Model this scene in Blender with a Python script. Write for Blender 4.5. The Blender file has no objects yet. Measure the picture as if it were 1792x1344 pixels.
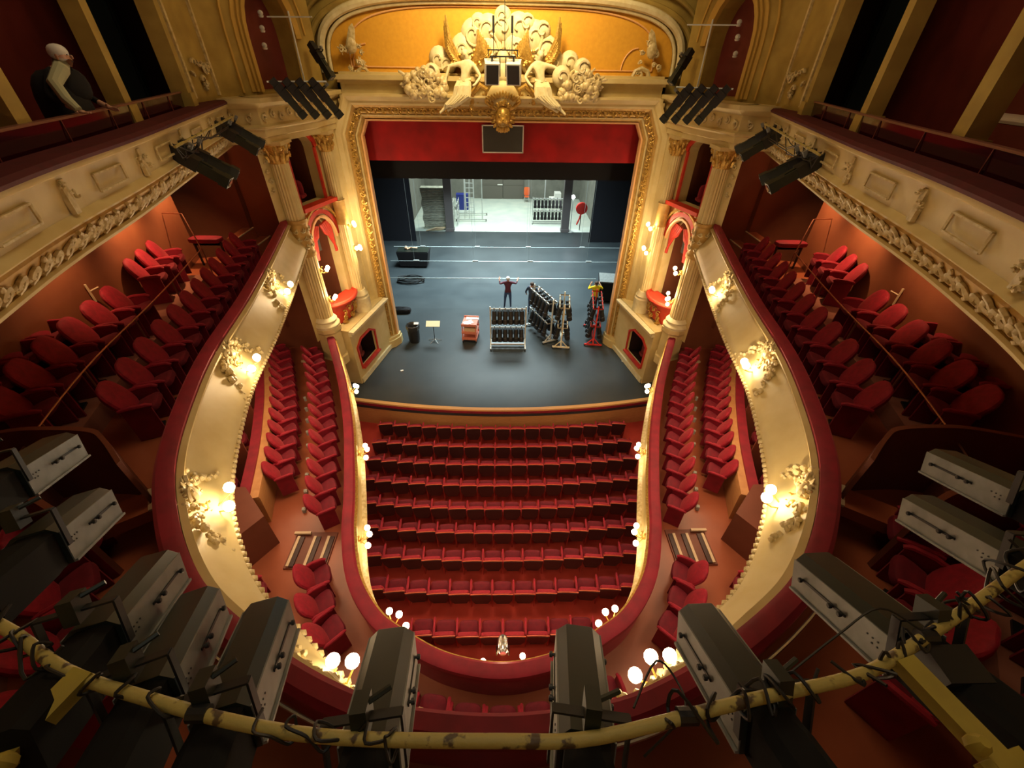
import bpy, bmesh, math, random
from math import sin, cos, pi, atan2, sqrt, radians
from mathutils import Matrix, Vector
scn = bpy.context.scene
COL = scn.collection
random.seed(7)

# ------------------------------------------------------------------ camera
FPX = 728.0
cam = bpy.data.cameras.new('camera'); co = bpy.data.objects.new('camera', cam); COL.objects.link(co)
cam.sensor_width = 36.0; cam.sensor_fit = 'HORIZONTAL'; cam.lens = FPX / 1792 * 36.0
cam.clip_start = 0.02; cam.clip_end = 200
CAMZ = 10.1
co.matrix_world = (Matrix.Translation((0, 0, CAMZ)) @ Matrix.Rotation(radians(90 - 38.2), 4, 'X')
                   @ Matrix.Rotation(-math.atan(16 / FPX), 4, 'Y'))
scn.camera = co

# ------------------------------------------------------------------ world, light, exposure
scn.view_settings.view_transform = 'Standard'
scn.view_settings.look = 'None'
scn.view_settings.gamma = 1.0
scn.view_settings.use_curve_mapping = False
scn.view_settings.exposure = 0.25
w = bpy.data.worlds.new('world'); scn.world = w; w.use_nodes = True
w.node_tree.nodes['Background'].inputs[0].default_value = (1.0, 0.78, 0.5, 1)
w.node_tree.nodes['Background'].inputs[1].default_value = 0.02

def light(name, kind, loc, power, color, size=0.3, aim=None, spot=None, blend=0.6, size_y=None, spread=None):
    l = bpy.data.lights.new(name, kind); l.energy = power; l.color = color
    if kind == 'AREA':
        l.size = size
        if size_y: l.shape = 'RECTANGLE'; l.size_y = size_y
        if spread: l.spread = radians(spread)
    else:
        l.shadow_soft_size = size
    if kind == 'SPOT':
        l.spot_size = radians(spot); l.spot_blend = blend
    o = bpy.data.objects.new(name, l); COL.objects.link(o); o.location = loc
    if aim is not None:
        o.rotation_euler = (Vector(aim) - Vector(loc)).to_track_quat('-Z', 'Y').to_euler()
    return o
WARM = (1.0, 0.66, 0.34); WARMW = (1.0, 0.80, 0.55); COOL = (0.86, 0.95, 1.0)
light('chandelier_glow', 'AREA', (0, 7.5, 16.5), 210, (1.0, 0.74, 0.42), 5, aim=(0, 7.5, 0))
light('pediment_light', 'AREA', (0, 12.5, 14.2), 300, (1.0, 0.72, 0.36), 1.5, aim=(0, 16.5, 10.6), spread=110)
light('stage_work_light', 'AREA', (0, 23.5, 11), 2400, (0.78, 0.97, 1.0), 8, aim=(0, 23, 0), size_y=5, spread=95)
light('scene_dock_light', 'AREA', (0, 34, 7.5), 1050, (0.88, 1.0, 0.92), 8, aim=(0, 34, 0), size_y=5)
light('dock_bulb_light', 'POINT', (4.75, 31.4, 2.4), 60, (0.85, 0.92, 1.0), 0.05)
light('stalls_ceiling_light', 'AREA', (0, 7.2, 13.5), 100, (1.0, 0.70, 0.45), 2.5, aim=(0, 6.5, 0), spread=70)
for sx in (-1, 1):                                     # downlights under the gallery, on the red wall
    for (x, y, p) in ((8.45, 11.5, 150), (8.15, 9.3, 150), (7.7, 6.9, 60)):
        light('gallery_downlight', 'SPOT', (sx * (x - 0.75), y, 8.1), p * 1.7, (1.0, 0.56, 0.26), 0.05, aim=(sx * (x + 0.25), y - .2, 6.6), spot=100, blend=0.9)
    light('side_aisle_light', 'AREA', (sx * 5.5, 7.4, 5.2), 100, (1.0, 0.62, 0.34), 0.6, aim=(sx * 5.3, 7.2, 1.5), size_y=4.0)
    light('under_balcony_light', 'AREA', (sx * 3.9, 3.0, 5.1), 25, (1.0, 0.68, 0.4), 0.6, aim=(sx * 3.8, 3.0, 1.5))
    light('gallery_interior_light', 'POINT', (sx * 7.6, 4.0, 11.6), 14, (1.0, 0.5, 0.3), 0.3)
light('gallery_bar_light', 'AREA', (0, -0.6, 13.0), 12, (0.95, 1.0, 0.85), 1.2, aim=(0, 0.8, 8.2))

# ------------------------------------------------------------------ materials
MATS = {}
def mat(name, col, rough=0.5, metal=0.0, col2=None, nscale=6.0, bump=0.0, bscale=30.0, sheen=0.0, emit=None, estr=0.0, coat=0.0, spec=None, wave=None, ramp=(0.35, 0.68)):
    m = bpy.data.materials.new(name); m.use_nodes = True; p0, p1 = ramp; nt = m.node_tree; b = nt.nodes['Principled BSDF']
    b.inputs['Base Color'].default_value = (*col, 1); b.inputs['Roughness'].default_value = rough; b.inputs['Metallic'].default_value = metal
    if sheen: b.inputs['Sheen Weight'].default_value = sheen; b.inputs['Sheen Tint'].default_value = (1, 0.25, 0.25, 1); b.inputs['Sheen Roughness'].default_value = 0.4
    if coat: b.inputs['Coat Weight'].default_value = coat
    if spec is not None: b.inputs['Specular IOR Level'].default_value = spec
    tc = nt.nodes.new('ShaderNodeTexCoord')
    if col2:
        n = nt.nodes.new('ShaderNodeTexNoise'); n.inputs['Scale'].default_value = nscale; n.inputs['Detail'].default_value = 5
        r = nt.nodes.new('ShaderNodeValToRGB'); r.color_ramp.elements[0].position = p0; r.color_ramp.elements[1].position = p1
        r.color_ramp.elements[0].color = (*col, 1); r.color_ramp.elements[1].color = (*col2, 1)
        if wave:
            mp = nt.nodes.new('ShaderNodeMapping'); mp.inputs['Scale'].default_value = wave
            nt.links.new(tc.outputs['Object'], mp.inputs[0]); nt.links.new(mp.outputs[0], n.inputs['Vector'])
        else:
            nt.links.new(tc.outputs['Object'], n.inputs['Vector'])
        nt.links.new(n.outputs[0], r.inputs[0]); nt.links.new(r.outputs[0], b.inputs['Base Color'])
    if bump:
        n = nt.nodes.new('ShaderNodeTexNoise'); n.inputs['Scale'].default_value = bscale; n.inputs['Detail'].default_value = 4
        bp = nt.nodes.new('ShaderNodeBump'); bp.inputs['Strength'].default_value = bump; bp.inputs['Distance'].default_value = 0.03
        nt.links.new(tc.outputs['Object'], n.inputs['Vector']); nt.links.new(n.outputs[0], bp.inputs['Height']); nt.links.new(bp.outputs[0], b.inputs['Normal'])
    if emit:
        b.inputs['Emission Color'].default_value = (*emit, 1); b.inputs['Emission Strength'].default_value = estr
    MATS[name] = m
    return m
VELVET = mat('velvet_red', (0.33, 0.003, 0.022), 0.75, col2=(0.22, 0.002, 0.016), nscale=14, sheen=0.35, bump=0.15, bscale=120)
VELVETD = mat('velvet_rail', (0.25, 0.003, 0.020), 0.7, col2=(0.17, 0.002, 0.014), nscale=4, sheen=0.3)
VELVETS = mat('velvet_pad_shaded', (0.16, 0.002, 0.014), 0.8, col2=(0.11, 0.002, 0.012), nscale=10, sheen=0.2)  # seat pads in darker velvet, their shade put into the colour
VELVETK = mat('velvet_gallery_edge', (0.09, 0.002, 0.006), 0.75, col2=(0.06, 0.001, 0.004), nscale=5)
DARKWOOD = mat('seat_back_dark_wood', (0.035, 0.012, 0.012), 0.45)
SEATTRIM = mat('seat_trim_wood', (0.55, 0.10, 0.04), 0.4)
BLACK = mat('black_metal', (0.012, 0.012, 0.013), 0.45)
LANTB = mat('lantern_dark_paint', (0.012, 0.017, 0.012), 0.42, col2=(0.017, 0.022, 0.016), nscale=5)
LANTG = mat('lantern_grey_side', (0.25, 0.26, 0.25), 0.42, metal=0.3, col2=(0.18, 0.19, 0.18), nscale=9)
CREAM = mat('cream_plaster', (0.62, 0.50, 0.23), 0.5, col2=(0.55, 0.42, 0.17), nscale=2.5)
CREAMO = mat('cream_ornament', (0.66, 0.55, 0.30), 0.42, col2=(0.42, 0.31, 0.12), nscale=12)
WHITEP = mat('white_stucco', (0.70, 0.63, 0.39), 0.55, col2=(0.60, 0.51, 0.27), nscale=7)
GOLD = mat('gilded_ornament', (0.62, 0.40, 0.09), 0.36, metal=0.45, col2=(0.36, 0.20, 0.035), nscale=22)
GOLDG = mat('gilded_ground', (0.50, 0.31, 0.08), 0.5, metal=0.25, col2=(0.38, 0.22, 0.05), nscale=8)
OLIVE = mat('ochre_plaster', (0.42, 0.30, 0.070), 0.6, col2=(0.30, 0.20, 0.042), nscale=2.0)
ORANGE = mat('orange_tympanum', (0.66, 0.34, 0.024), 0.7, col2=(0.60, 0.30, 0.020), nscale=9)
PINKSTR = mat('pale_orange_line', (0.72, 0.40, 0.16), 0.5)
REDPAINT = mat('bright_red_paint', (0.55, 0.035, 0.012), 0.45, col2=(0.42, 0.02, 0.01), nscale=6)
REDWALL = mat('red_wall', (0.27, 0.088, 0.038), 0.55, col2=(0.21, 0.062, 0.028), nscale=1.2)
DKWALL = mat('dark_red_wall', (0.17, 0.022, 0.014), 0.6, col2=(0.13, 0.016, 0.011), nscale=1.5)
WOODPANEL = mat('pale_wood_panel', (0.52, 0.27, 0.10), 0.5, col2=(0.44, 0.21, 0.075), nscale=3, wave=(2, 2, 14))
BROWNP = mat('brown_partition', (0.17, 0.050, 0.026), 0.5, col2=(0.14, 0.040, 0.02), nscale=2)
PARQ = mat('red_brown_floor', (0.34, 0.095, 0.042), 0.38, col2=(0.28, 0.072, 0.03), nscale=1.3)
PARQ2 = mat('pink_brown_floor', (0.40, 0.17, 0.12), 0.35, col2=(0.33, 0.13, 0.09), nscale=1.6)
CARPET = mat('stalls_carpet', (0.40, 0.030, 0.016), 0.8, col2=(0.32, 0.022, 0.012), nscale=2.5)
STAGEF = mat('stage_dance_floor', (0.030, 0.038, 0.042), 0.36, col2=(0.042, 0.052, 0.056), nscale=0.7, bump=0.05, bscale=3)
DOCKF = mat('dock_pale_floor', (0.62, 0.68, 0.60), 0.6, col2=(0.52, 0.60, 0.54), nscale=1.2)
GREYW = mat('grey_dock_wall', (0.20, 0.20, 0.17), 0.8, col2=(0.15, 0.15, 0.13), nscale=1.5)
BRICK = mat('stacked_grey_slabs', (0.50, 0.52, 0.42), 0.8, col2=(0.22, 0.23, 0.18), nscale=3, wave=(1.2, 1.2, 9))
DRAPE = mat('black_drape', (0.003, 0.003, 0.005), 0.9, col2=(0.002, 0.002, 0.004), nscale=3)
NAVYD = mat('black_leg_drape', (0.0015, 0.0025, 0.007), 0.85)
VALR = mat('red_valance', (0.42, 0.002, 0.004), 0.8, col2=(0.25, 0.001, 0.003), nscale=1.5)
SCREENM = mat('dark_screen', (0.018, 0.016, 0.010), 0.25)
WHITE = mat('white_paint', (0.75, 0.75, 0.70), 0.45)
STEEL = mat('white_steel_tube', (0.68, 0.72, 0.70), 0.4, metal=0.2)
CHROME = mat('chrome', (0.6, 0.6, 0.6), 0.25, metal=0.9)
BRASS = mat('brass_rail', (0.42, 0.18, 0.11), 0.35, metal=0.6)
YELLOW = mat('chipped_yellow_paint', (0.44, 0.35, 0.10), 0.5, col2=(0.09, 0.055, 0.025), nscale=16, bump=0.15, bscale=30, ramp=(0.57, 0.63))
YELLOWB = mat('yellow_bracket_paint', (0.42, 0.33, 0.05), 0.5, col2=(0.34, 0.26, 0.05), nscale=6)
LAMPBLK = mat('matte_black_metal', (0.004, 0.004, 0.004), 0.8, spec=0.2)  # even, very dark matte black for the lamp houses
STEELG = mat('dull_steel_tube', (0.34, 0.40, 0.40), 0.45, metal=0.3)
REDT = mat('red_trolley', (0.60, 0.035, 0.025), 0.4)
PINKT = mat('salmon_trolley', (0.62, 0.20, 0.13), 0.5)
PAPER = mat('paper', (0.8, 0.8, 0.74), 0.7)
BLUEM = mat('blue_case', (0.02, 0.035, 0.25), 0.5)
ORNG = mat('orange_plastic', (0.75, 0.13, 0.03), 0.4)
SKIN = mat('skin', (0.50, 0.27, 0.18), 0.55)
HAIRW = mat('white_hair', (0.75, 0.74, 0.70), 0.7)
HAIRD = mat('brown_hair', (0.05, 0.025, 0.015), 0.7)
MAROON = mat('maroon_sweater', (0.085, 0.018, 0.035), 0.8)
JEANS = mat('blue_jeans', (0.03, 0.06, 0.14), 0.8)
NAVYS = mat('navy_shirt', (0.02, 0.035, 0.07), 0.8)
YELS = mat('yellow_shirt', (0.80, 0.60, 0.01), 0.7)
DARKT = mat('dark_trousers', (0.012, 0.012, 0.02), 0.8)
GLOBE = mat('lit_globe', (1, 0.9, 0.7), 0.3, emit=(1.0, 0.80, 0.50), estr=14.0)
GLOBE.cycles.emission_sampling = 'NONE'
BULB = mat('lit_bulb', (1, 1, 1), 0.3, emit=(0.9, 0.96, 1.0), estr=30.0)
BLKGLOSS = mat('glossy_black_red_panel', (0.030, 0.003, 0.006), 0.12, coat=0.5)
STEPE = mat('pale_step_edge', (0.62, 0.48, 0.30), 0.5)
GREYBOX = mat('grey_step_light', (0.35, 0.35, 0.30), 0.5)
TEALGLOW = mat('teal_glow_paint', (0.03, 0.07, 0.08), 0.6)  # teal glow of the gallery passage, put into a plain colour
SHAWL = mat('pale_greenish_cloth', (0.42, 0.42, 0.26), 0.8)
CABLE = mat('black_cable', (0.010, 0.009, 0.009), 0.5)
LENSM = mat('lantern_lens', (0.05, 0.05, 0.06), 0.1, coat=0.5)

# ------------------------------------------------------------------ mesh builder
class MB:
    def __init__(s): s.v = []; s.f = []; s.mi = []; s.M = Matrix.Identity(4); s.cur = 0
    def add(s, vs, fs):
        b = len(s.v); M = s.M
        s.v += [tuple(M @ Vector(p)) for p in vs]; s.f += [tuple(b + i for i in f) for f in fs]; s.mi += [s.cur] * len(fs)
    def box(s, c, size, R=None):
        x, y, z = (q / 2 for q in size); vs = [Vector((i * x, j * y, k * z)) for i in (-1, 1) for j in (-1, 1) for k in (-1, 1)]
        if R: vs = [R @ p for p in vs]
        s.add([p + Vector(c) for p in vs], [(0, 1, 3, 2), (4, 6, 7, 5), (0, 4, 5, 1), (2, 3, 7, 6), (0, 2, 6, 4), (1, 5, 7, 3)])
    def bar(s, a, b, w, h=None, up=(0, 0, 1)):
        a = Vector(a); b = Vector(b); h = h or w; d = b - a; L = d.length
        if L < 1e-6: return
        y = d / L; u = Vector(up); x = y.cross(u)
        if x.length < 1e-4: x = y.cross(Vector((1, 0, 0)))
        x.normalize(); z = x.cross(y)
        R = Matrix((x, y, z)).transposed()
        s.box((a + b) / 2, (w, L, h), R)
    def tube(s, pts, r, n=8, cap=True):
        pts = [Vector(p) for p in pts]; rs = r if isinstance(r, (list, tuple)) else [r] * len(pts)
        vs = []; fs = []; ref = None
        for i, p in enumerate(pts):
            t = (pts[min(i + 1, len(pts) - 1)] - pts[max(i - 1, 0)])
            if t.length < 1e-9: t = Vector((0, 0, 1))
            t.normalize()
            if ref is None:
                ref = Vector((0, 0, 1)) if abs(t.z) < 0.9 else Vector((1, 0, 0))
            x = t.cross(ref)
            if x.length < 1e-5: x = t.orthogonal()
            x.normalize(); y = x.cross(t); ref = y
            for k in range(n):
                a = 2 * pi * k / n; vs.append(p + (x * cos(a) + y * sin(a)) * rs[i])
        for i in range(len(pts) - 1):
            for k in range(n):
                a = i * n + k; b = i * n + (k + 1) % n; fs.append((a, b, b + n, a + n))
        if cap: fs.append(tuple(range(n - 1, -1, -1))); fs.append(tuple((len(pts) - 1) * n + k for k in range(n)))
        s.add(vs, fs)
    def lathe(s, prof, c=(0, 0, 0), n=16, ax=None, flute=0):
        c = Vector(c); vs = []; fs = []
        R = Vector((0, 0, 1)).rotation_difference(Vector(ax)).to_matrix() if ax else Matrix.Identity(3)
        for (r, z) in prof:
            for k in range(n):
                a = 2 * pi * k / n; rr = r * (1 - flute * (k % 2)); vs.append(c + R @ Vector((rr * cos(a), rr * sin(a), z)))
        for i in range(len(prof) - 1):
            for k in range(n):
                a = i * n + k; b = i * n + (k + 1) % n; fs.append((a, b, b + n, a + n))
        fs.append(tuple(range(n - 1, -1, -1))); fs.append(tuple((len(prof) - 1) * n + k for k in range(n)))
        s.add(vs, fs)
    def sbox(s, c, size, e=0.45, R=None, nu=14, nv=8):      # superellipsoid cushion
        c = Vector(c); vs = []; fs = []
        f = lambda w_, m: math.copysign(abs(w_) ** m, w_)
        for j in range(1, nv):
            t = -pi / 2 + pi * j / nv
            for i in range(nu):
                a = 2 * pi * i / nu
                p = Vector((size[0] / 2 * f(cos(t), e) * f(cos(a), e), size[1] / 2 * f(cos(t), e) * f(sin(a), e), size[2] / 2 * f(sin(t), e)))
                vs.append(c + (R @ p if R else p))
        b0 = Vector((0, 0, -size[2] / 2)); t0 = Vector((0, 0, size[2] / 2))
        vs.append(c + (R @ b0 if R else b0)); vs.append(c + (R @ t0 if R else t0))
        nb = len(vs) - 2
        for j in range(nv - 2):
            for i in range(nu):
                a = j * nu + i; b = j * nu + (i + 1) % nu; fs.append((a, b, b + nu, a + nu))
        for i in range(nu):
            fs.append((nb, (i + 1) % nu, i)); fs.append((nb + 1, (nv - 2) * nu + i, (nv - 2) * nu + (i + 1) % nu))
        s.add(vs, fs)
    def ball(s, c, r, nu=10, nv=7, R=None):
        s.sbox(c, (2 * r, 2 * r, 2 * r) if not isinstance(r, (tuple, list)) else tuple(2 * q for q in r), 1.0, R, nu, nv)
    def prism(s, poly, z0, z1):
        n = len(poly); vs = [(x, y, z0) for x, y in poly] + [(x, y, z1) for x, y in poly]
        s.add(vs, [tuple(range(n - 1, -1, -1)), tuple(range(n, 2 * n))] + [(i, (i + 1) % n, n + (i + 1) % n, n + i) for i in range(n)])
    def sweep(s, path, prof, closed=True, k=None):         # path of (p, nrm) in plan, prof of (offset, z)
        n = len(prof); vs = [(p.x + q.x * o, p.y + q.y * o, z) for (p, q) in path for (o, z) in ([(a * k(p) if a < 0 else a, b) for a, b in prof] if k else prof)]; fs = []
        m = n if closed else n - 1
        for i in range(len(path) - 1):
            for k in range(m):
                a = i * n + k; b = i * n + (k + 1) % n; fs.append((a, a + n, b + n, b))
        if closed: fs.append(tuple(range(n))); fs.append(tuple((len(path) - 1) * n + k for k in range(n - 1, -1, -1)))
        s.add(vs, fs)
    def build(s, name, m, parent=None, smooth=35, loc=None):
        me = bpy.data.meshes.new(name); me.from_pydata(s.v, [], s.f)
        for q in (m if isinstance(m, (list, tuple)) else [m]): me.materials.append(q)
        if any(s.mi): me.polygons.foreach_set('material_index', s.mi)
        bm = bmesh.new(); bm.from_mesh(me); bmesh.ops.recalc_face_normals(bm, faces=bm.faces); bm.to_mesh(me); bm.free()
        if smooth:
            me.polygons.foreach_set('use_smooth', [True] * len(me.polygons)); me.set_sharp_from_angle(angle=radians(smooth))
        me.update()
        o = bpy.data.objects.new(name, me); COL.objects.link(o)
        if parent is not None: o.parent = parent
        if loc: o.location = loc
        return o

def tag(o, label=None, cat=None, group=None, kind=None):
    if label: o['label'] = label
    if cat: o['category'] = cat
    if group: o['group'] = group
    if kind: o['kind'] = kind
    return o
def thing(name, label, cat, loc=(0, 0, 0), rz=0.0, group=None):
    o = bpy.data.objects.new(name, None); COL.objects.link(o); o.empty_display_size = 0.1
    o.location = loc; o.rotation_euler = (0, 0, rz)
    return tag(o, label, cat, group)
KIDS = {}
def dup(root, loc, rot, label, group=None, scale=None):
    if root.name not in KIDS:
        ch = [o for o in bpy.data.objects if o.parent == root]
        KIDS[root.name] = [(o, [g for g in bpy.data.objects if g.parent == o]) for o in ch]
    r = root.copy(); COL.objects.link(r); r.location = loc
    r.rotation_euler = rot if isinstance(rot, (tuple, list)) or hasattr(rot, 'x') else (0, 0, rot)
    if scale: r.scale = scale
    r['label'] = label
    if group: r['group'] = group
    for c, gs in KIDS[root.name]:
        k = c.copy(); COL.objects.link(k); k.parent = r
        for g in gs:
            d = g.copy(); COL.objects.link(d); d.parent = k
    return r
class Maker:                                             # first use moves the original, later uses copy it
    def __init__(s, fn): s.fn = fn; s.root = None
    def put(s, loc, rot, label, group=None):
        if s.root is None:
            s.root = s.fn(); o = s.root
            KIDS[o.name] = [(c, [g for g in bpy.data.objects if g.parent == c]) for c in bpy.data.objects if c.parent == o]
            o.location = loc; o.rotation_euler = rot if isinstance(rot, (tuple, list)) or hasattr(rot, 'x') else (0, 0, rot)
            o['label'] = label
            if group: o['group'] = group
            return o
        return dup(s.root, loc, rot, label, group)
def struct(name, mb, m, **k): return tag(mb.build(name, m, **k), kind='structure')

def catmull(P, per=6):
    P = [Vector(p) for p in P]; out = []
    for i in range(len(P) - 1):
        a = P[max(i - 1, 0)]; b = P[i]; c = P[i + 1]; d = P[min(i + 2, len(P) - 1)]
        for k in range(per):
            t = k / per
            out.append(0.5 * ((2 * b) + (c - a) * t + (2 * a - 5 * b + 4 * c - d) * t * t + (3 * b - a - 3 * c + d) * t ** 3))
    out.append(P[-1]); return out
def ucurve(left, per=5):
    full = [Vector((x, y)) for x, y in left] + [Vector((-x, y)) for x, y in reversed(left[:-1])]
    pts = catmull(full, per); res = []
    for i, p in enumerate(pts):
        t = (pts[min(i + 1, len(pts) - 1)] - pts[max(i - 1, 0)]).normalized()
        res.append((p, Vector((t.y, -t.x))))
    return res
def part_of(path, y0, y1, side):                         # piece of a U path on one side between two y values
    return [(p, n) for p, n in path if y0 <= p.y <= y1 and p.x * side > 0]
def at_y(path, y, side):
    best = None
    for i in range(len(path) - 1):
        (a, na), (b, nb) = path[i], path[i + 1]
        if a.x * side >= 0 and b.x * side >= 0 and (a.y - y) * (b.y - y) <= 0 and a.y != b.y:
            t = (y - a.y) / (b.y - a.y); return a.lerp(b, t), na.lerp(nb, t).normalized()
    return min(((p, n) for p, n in path if p.x * side >= 0), key=lambda q: abs(q[0].y - y))
def walk(path, d, side, y_start, step, count, off=0.0):   # points at even steps along the offset curve, from y_start towards the back
    pts = [(p + n * off, n) for p, n in path]
    if side > 0: pts = pts[::-1]
    s0 = None; acc = 0; out = []; want = 0
    for i in range(len(pts) - 1):
        (a, na), (b, nb) = pts[i], pts[i + 1]; L = (b - a).length
        if s0 is None:
            if b.y <= y_start: t0 = (a.y - y_start) / max(a.y - b.y, 1e-6); t0 = min(max(t0, 0), 1); s0 = acc + L * t0; want = s0
            else: acc += L; continue
        while want <= acc + L and len(out) < count:
            t = (want - acc) / L; out.append((a.lerp(b, t), na.lerp(nb, t).normalized())); want += step
        acc += L
        if len(out) >= count: break
    return out

R1 = ucurve([(-6.0, 12.75), (-4.9, 10.4), (-4.38, 9.15), (-3.92, 7.9), (-3.55, 6.7), (-3.28, 5.74), (-3.07, 4.9), (-2.72, 4.0), (-2.2, 3.34), (-1.68, 3.0), (-1.07, 2.7), (-.5, 2.55), (0, 2.5)])
R2 = ucurve([(-6.25, 12.5), (-5.6, 9.9), (-5.1, 7.7), (-4.75, 5.8), (-4.36, 4.47), (-3.94, 3.42), (-3.43, 2.63), (-2.87, 2.01), (-2.37, 1.65), (-1.75, 1.32), (-1.22, 1.1), (-.76, .98), (0, .92)])
R3 = ucurve([(-6.75, 12.8), (-5.65, 8.9), (-5.0, 6.6), (-4.62, 5.0), (-4.3, 3.9), (-3.85, 2.7), (-3.1, 1.5), (-2.1, .5), (-1.0, -.05), (0, -.25)])
# ------------------------------------------------------------------ ornament helpers
def spiral(c, U, V, N, r, turns=1.3, a0=0.0, sgn=1, lift=0.03, n=12):
    return [Vector(c) + (U * cos(a0 + sgn * 2 * pi * turns * t) + V * sin(a0 + sgn * 2 * pi * turns * t)) * r * (1 - 0.85 * t) + N * lift * (0.6 + t) for t in [i / n for i in range(n + 1)]]
def leaf(mb, c, d, N, L, wd, th=0.02):
    d = d.normalized(); x = N.cross(d).normalized()
    R = Matrix((x, d, N)).transposed()
    mb.sbox(Vector(c) + d * L / 2, (wd, L, th * 2), 1.0, R, 8, 5)
def scrollwork(mb, c, U, V, N, w_, h_, seed, k=10, r=0.022):
    rr = random.Random(seed); c = Vector(c)
    for i in range(k):
        for sg in (-1, 1):
            if i % 2 and rr.random() < .3: continue
            a = rr.uniform(0, 1); b = rr.uniform(-1, 1)
            p = c + U * sg * a * w_ / 2 + V * b * h_ / 2 * (1 - .4 * a)
            R_ = rr.uniform(.05, .11) * (w_ + h_) * .5
            mb.tube(spiral(p, U, V, N, R_, rr.uniform(.8, 1.4), rr.uniform(0, 6), sg, 0.03 + r), [r * (1.2 - .7 * j / 12) for j in range(13)], 5)
            for q in range(3):
                an = rr.uniform(0, 2 * pi)
                leaf(mb, p + N * 0.02, U * cos(an) + V * sin(an), N, R_ * 1.5, R_ * .5, r * 1.1)
def garland(mb, pts, U, V, N, r, seed):                  # rope of fruit and leaves
    rr = random.Random(seed)
    for p in pts:
        for _ in range(3):
            mb.ball(Vector(p) + U * rr.uniform(-r, r) + V * rr.uniform(-r, r) + N * rr.uniform(0, r), rr.uniform(.35, .7) * r, 7, 5)
def leafrow(mb, a, b, V, N, h, step, seed):               # running foliage relief between two points
    rr = random.Random(seed); a = Vector(a); b = Vector(b); U = (b - a); L = U.length; U.normalize()
    n = max(1, int(L / step))
    for i in range(n):
        p = a + U * (i + .5) * L / n; sg = 1 if i % 2 else -1
        mb.tube(spiral(p + V * sg * h * .08, U, V, N, h * .36, 1.1, sg * pi / 2, sg, .012, 9), [h * .09] * 10, 5)
        for q in range(3):
            an = rr.uniform(0, 2 * pi); leaf(mb, p, U * cos(an) + V * sin(an) * .8, N, h * .42, h * .2, h * .09)

class Plane:                                              # vertical wall plane; lateral distances are mirrored by sx
    def __init__(s, A, B, sx):
        s.A = A; L = sqrt((B[0] - A[0]) ** 2 + (B[1] - A[1]) ** 2); s.L = L; s.sx = sx
        s.d = ((B[0] - A[0]) / L, (B[1] - A[1]) / L); s.n = (-s.d[1], s.d[0])
        if s.n[0] > 0: s.n = (-s.n[0], -s.n[1])
    def __call__(s, t, z, o=0.0):
        return Vector((s.sx * (s.A[0] + s.d[0] * t + s.n[0] * o), s.A[1] + s.d[1] * t + s.n[1] * o, z))
    @property
    def U(s): return Vector((s.sx * s.d[0], s.d[1], 0))
    @property
    def N(s): return Vector((s.sx * s.n[0], s.n[1], 0))
def archpoly(s0, s1, z0, zs, z1, n=10):                   # rectangular up to zs, elliptical head to z1
    p = [(s0, z0), (s1, z0)]
    for i in range(n + 1):
        a = pi * i / n; p.append(((s0 + s1) / 2 + (s1 - s0) / 2 * cos(a), zs + (z1 - zs) * sin(a)))
    return p
def holed(mb, pl, s0, s1, z0, z1, holes, depth=0.3, thick=0.0):
    bm = bmesh.new()
    def loop(P):
        vs = [bm.verts.new(pl(a, b)) for a, b in P]
        return [bm.edges.new((vs[i], vs[(i + 1) % len(vs)])) for i in range(len(vs))]
    E = loop([(s0, z0), (s1, z0), (s1, z1), (s0, z1)])
    for h in holes: E += loop(h)
    bmesh.ops.triangle_fill(bm, use_beauty=True, use_dissolve=False, edges=E)
    bm.verts.index_update()
    mb.add([v.co.copy() for v in bm.verts], [tuple(v.index for v in f.verts) for f in bm.faces]); bm.free()
    for h in holes:
        n = len(h); mb.add([pl(a, b) for a, b in h] + [pl(a, b, -depth) for a, b in h], [(i, (i + 1) % n, n + (i + 1) % n, n + i) for i in range(n)])
def band(mb, pl, P, wd, o0=0.0, th=0.06, closed=False):    # flat moulding following a polyline on a plane
    n = len(P); rng = range(n if closed else n - 1); cx = sum(a for a, b in P) / n; cz = sum(b for a, b in P) / n
    def off(i):
        a = P[(i - 1) % n] if closed or i > 0 else P[i]; b = P[(i + 1) % n] if closed or i < n - 1 else P[i]
        t = Vector((b[0] - a[0], b[1] - a[1])); t.normalize(); q = Vector((t.y, -t.x))
        if q.dot(Vector((P[i][0] - cx, P[i][1] - cz))) < 0: q = -q
        return q
    vs = []
    for i in range(n):
        q = off(i); a, b = P[i]; a2, b2 = a + q.x * wd, b + q.y * wd
        vs += [pl(a, b, o0), pl(a, b, o0 + th), pl(a2, b2, o0 + th), pl(a2, b2, o0)]
    fs = []
    for i in rng:
        j = (i + 1) % n
        for k in range(4): fs.append((4 * i + k, 4 * j + k, 4 * j + (k + 1) % 4, 4 * i + (k + 1) % 4))
    if not closed: fs += [(0, 1, 2, 3), tuple(4 * (n - 1) + k for k in (3, 2, 1, 0))]
    mb.add(vs, fs)

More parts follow.
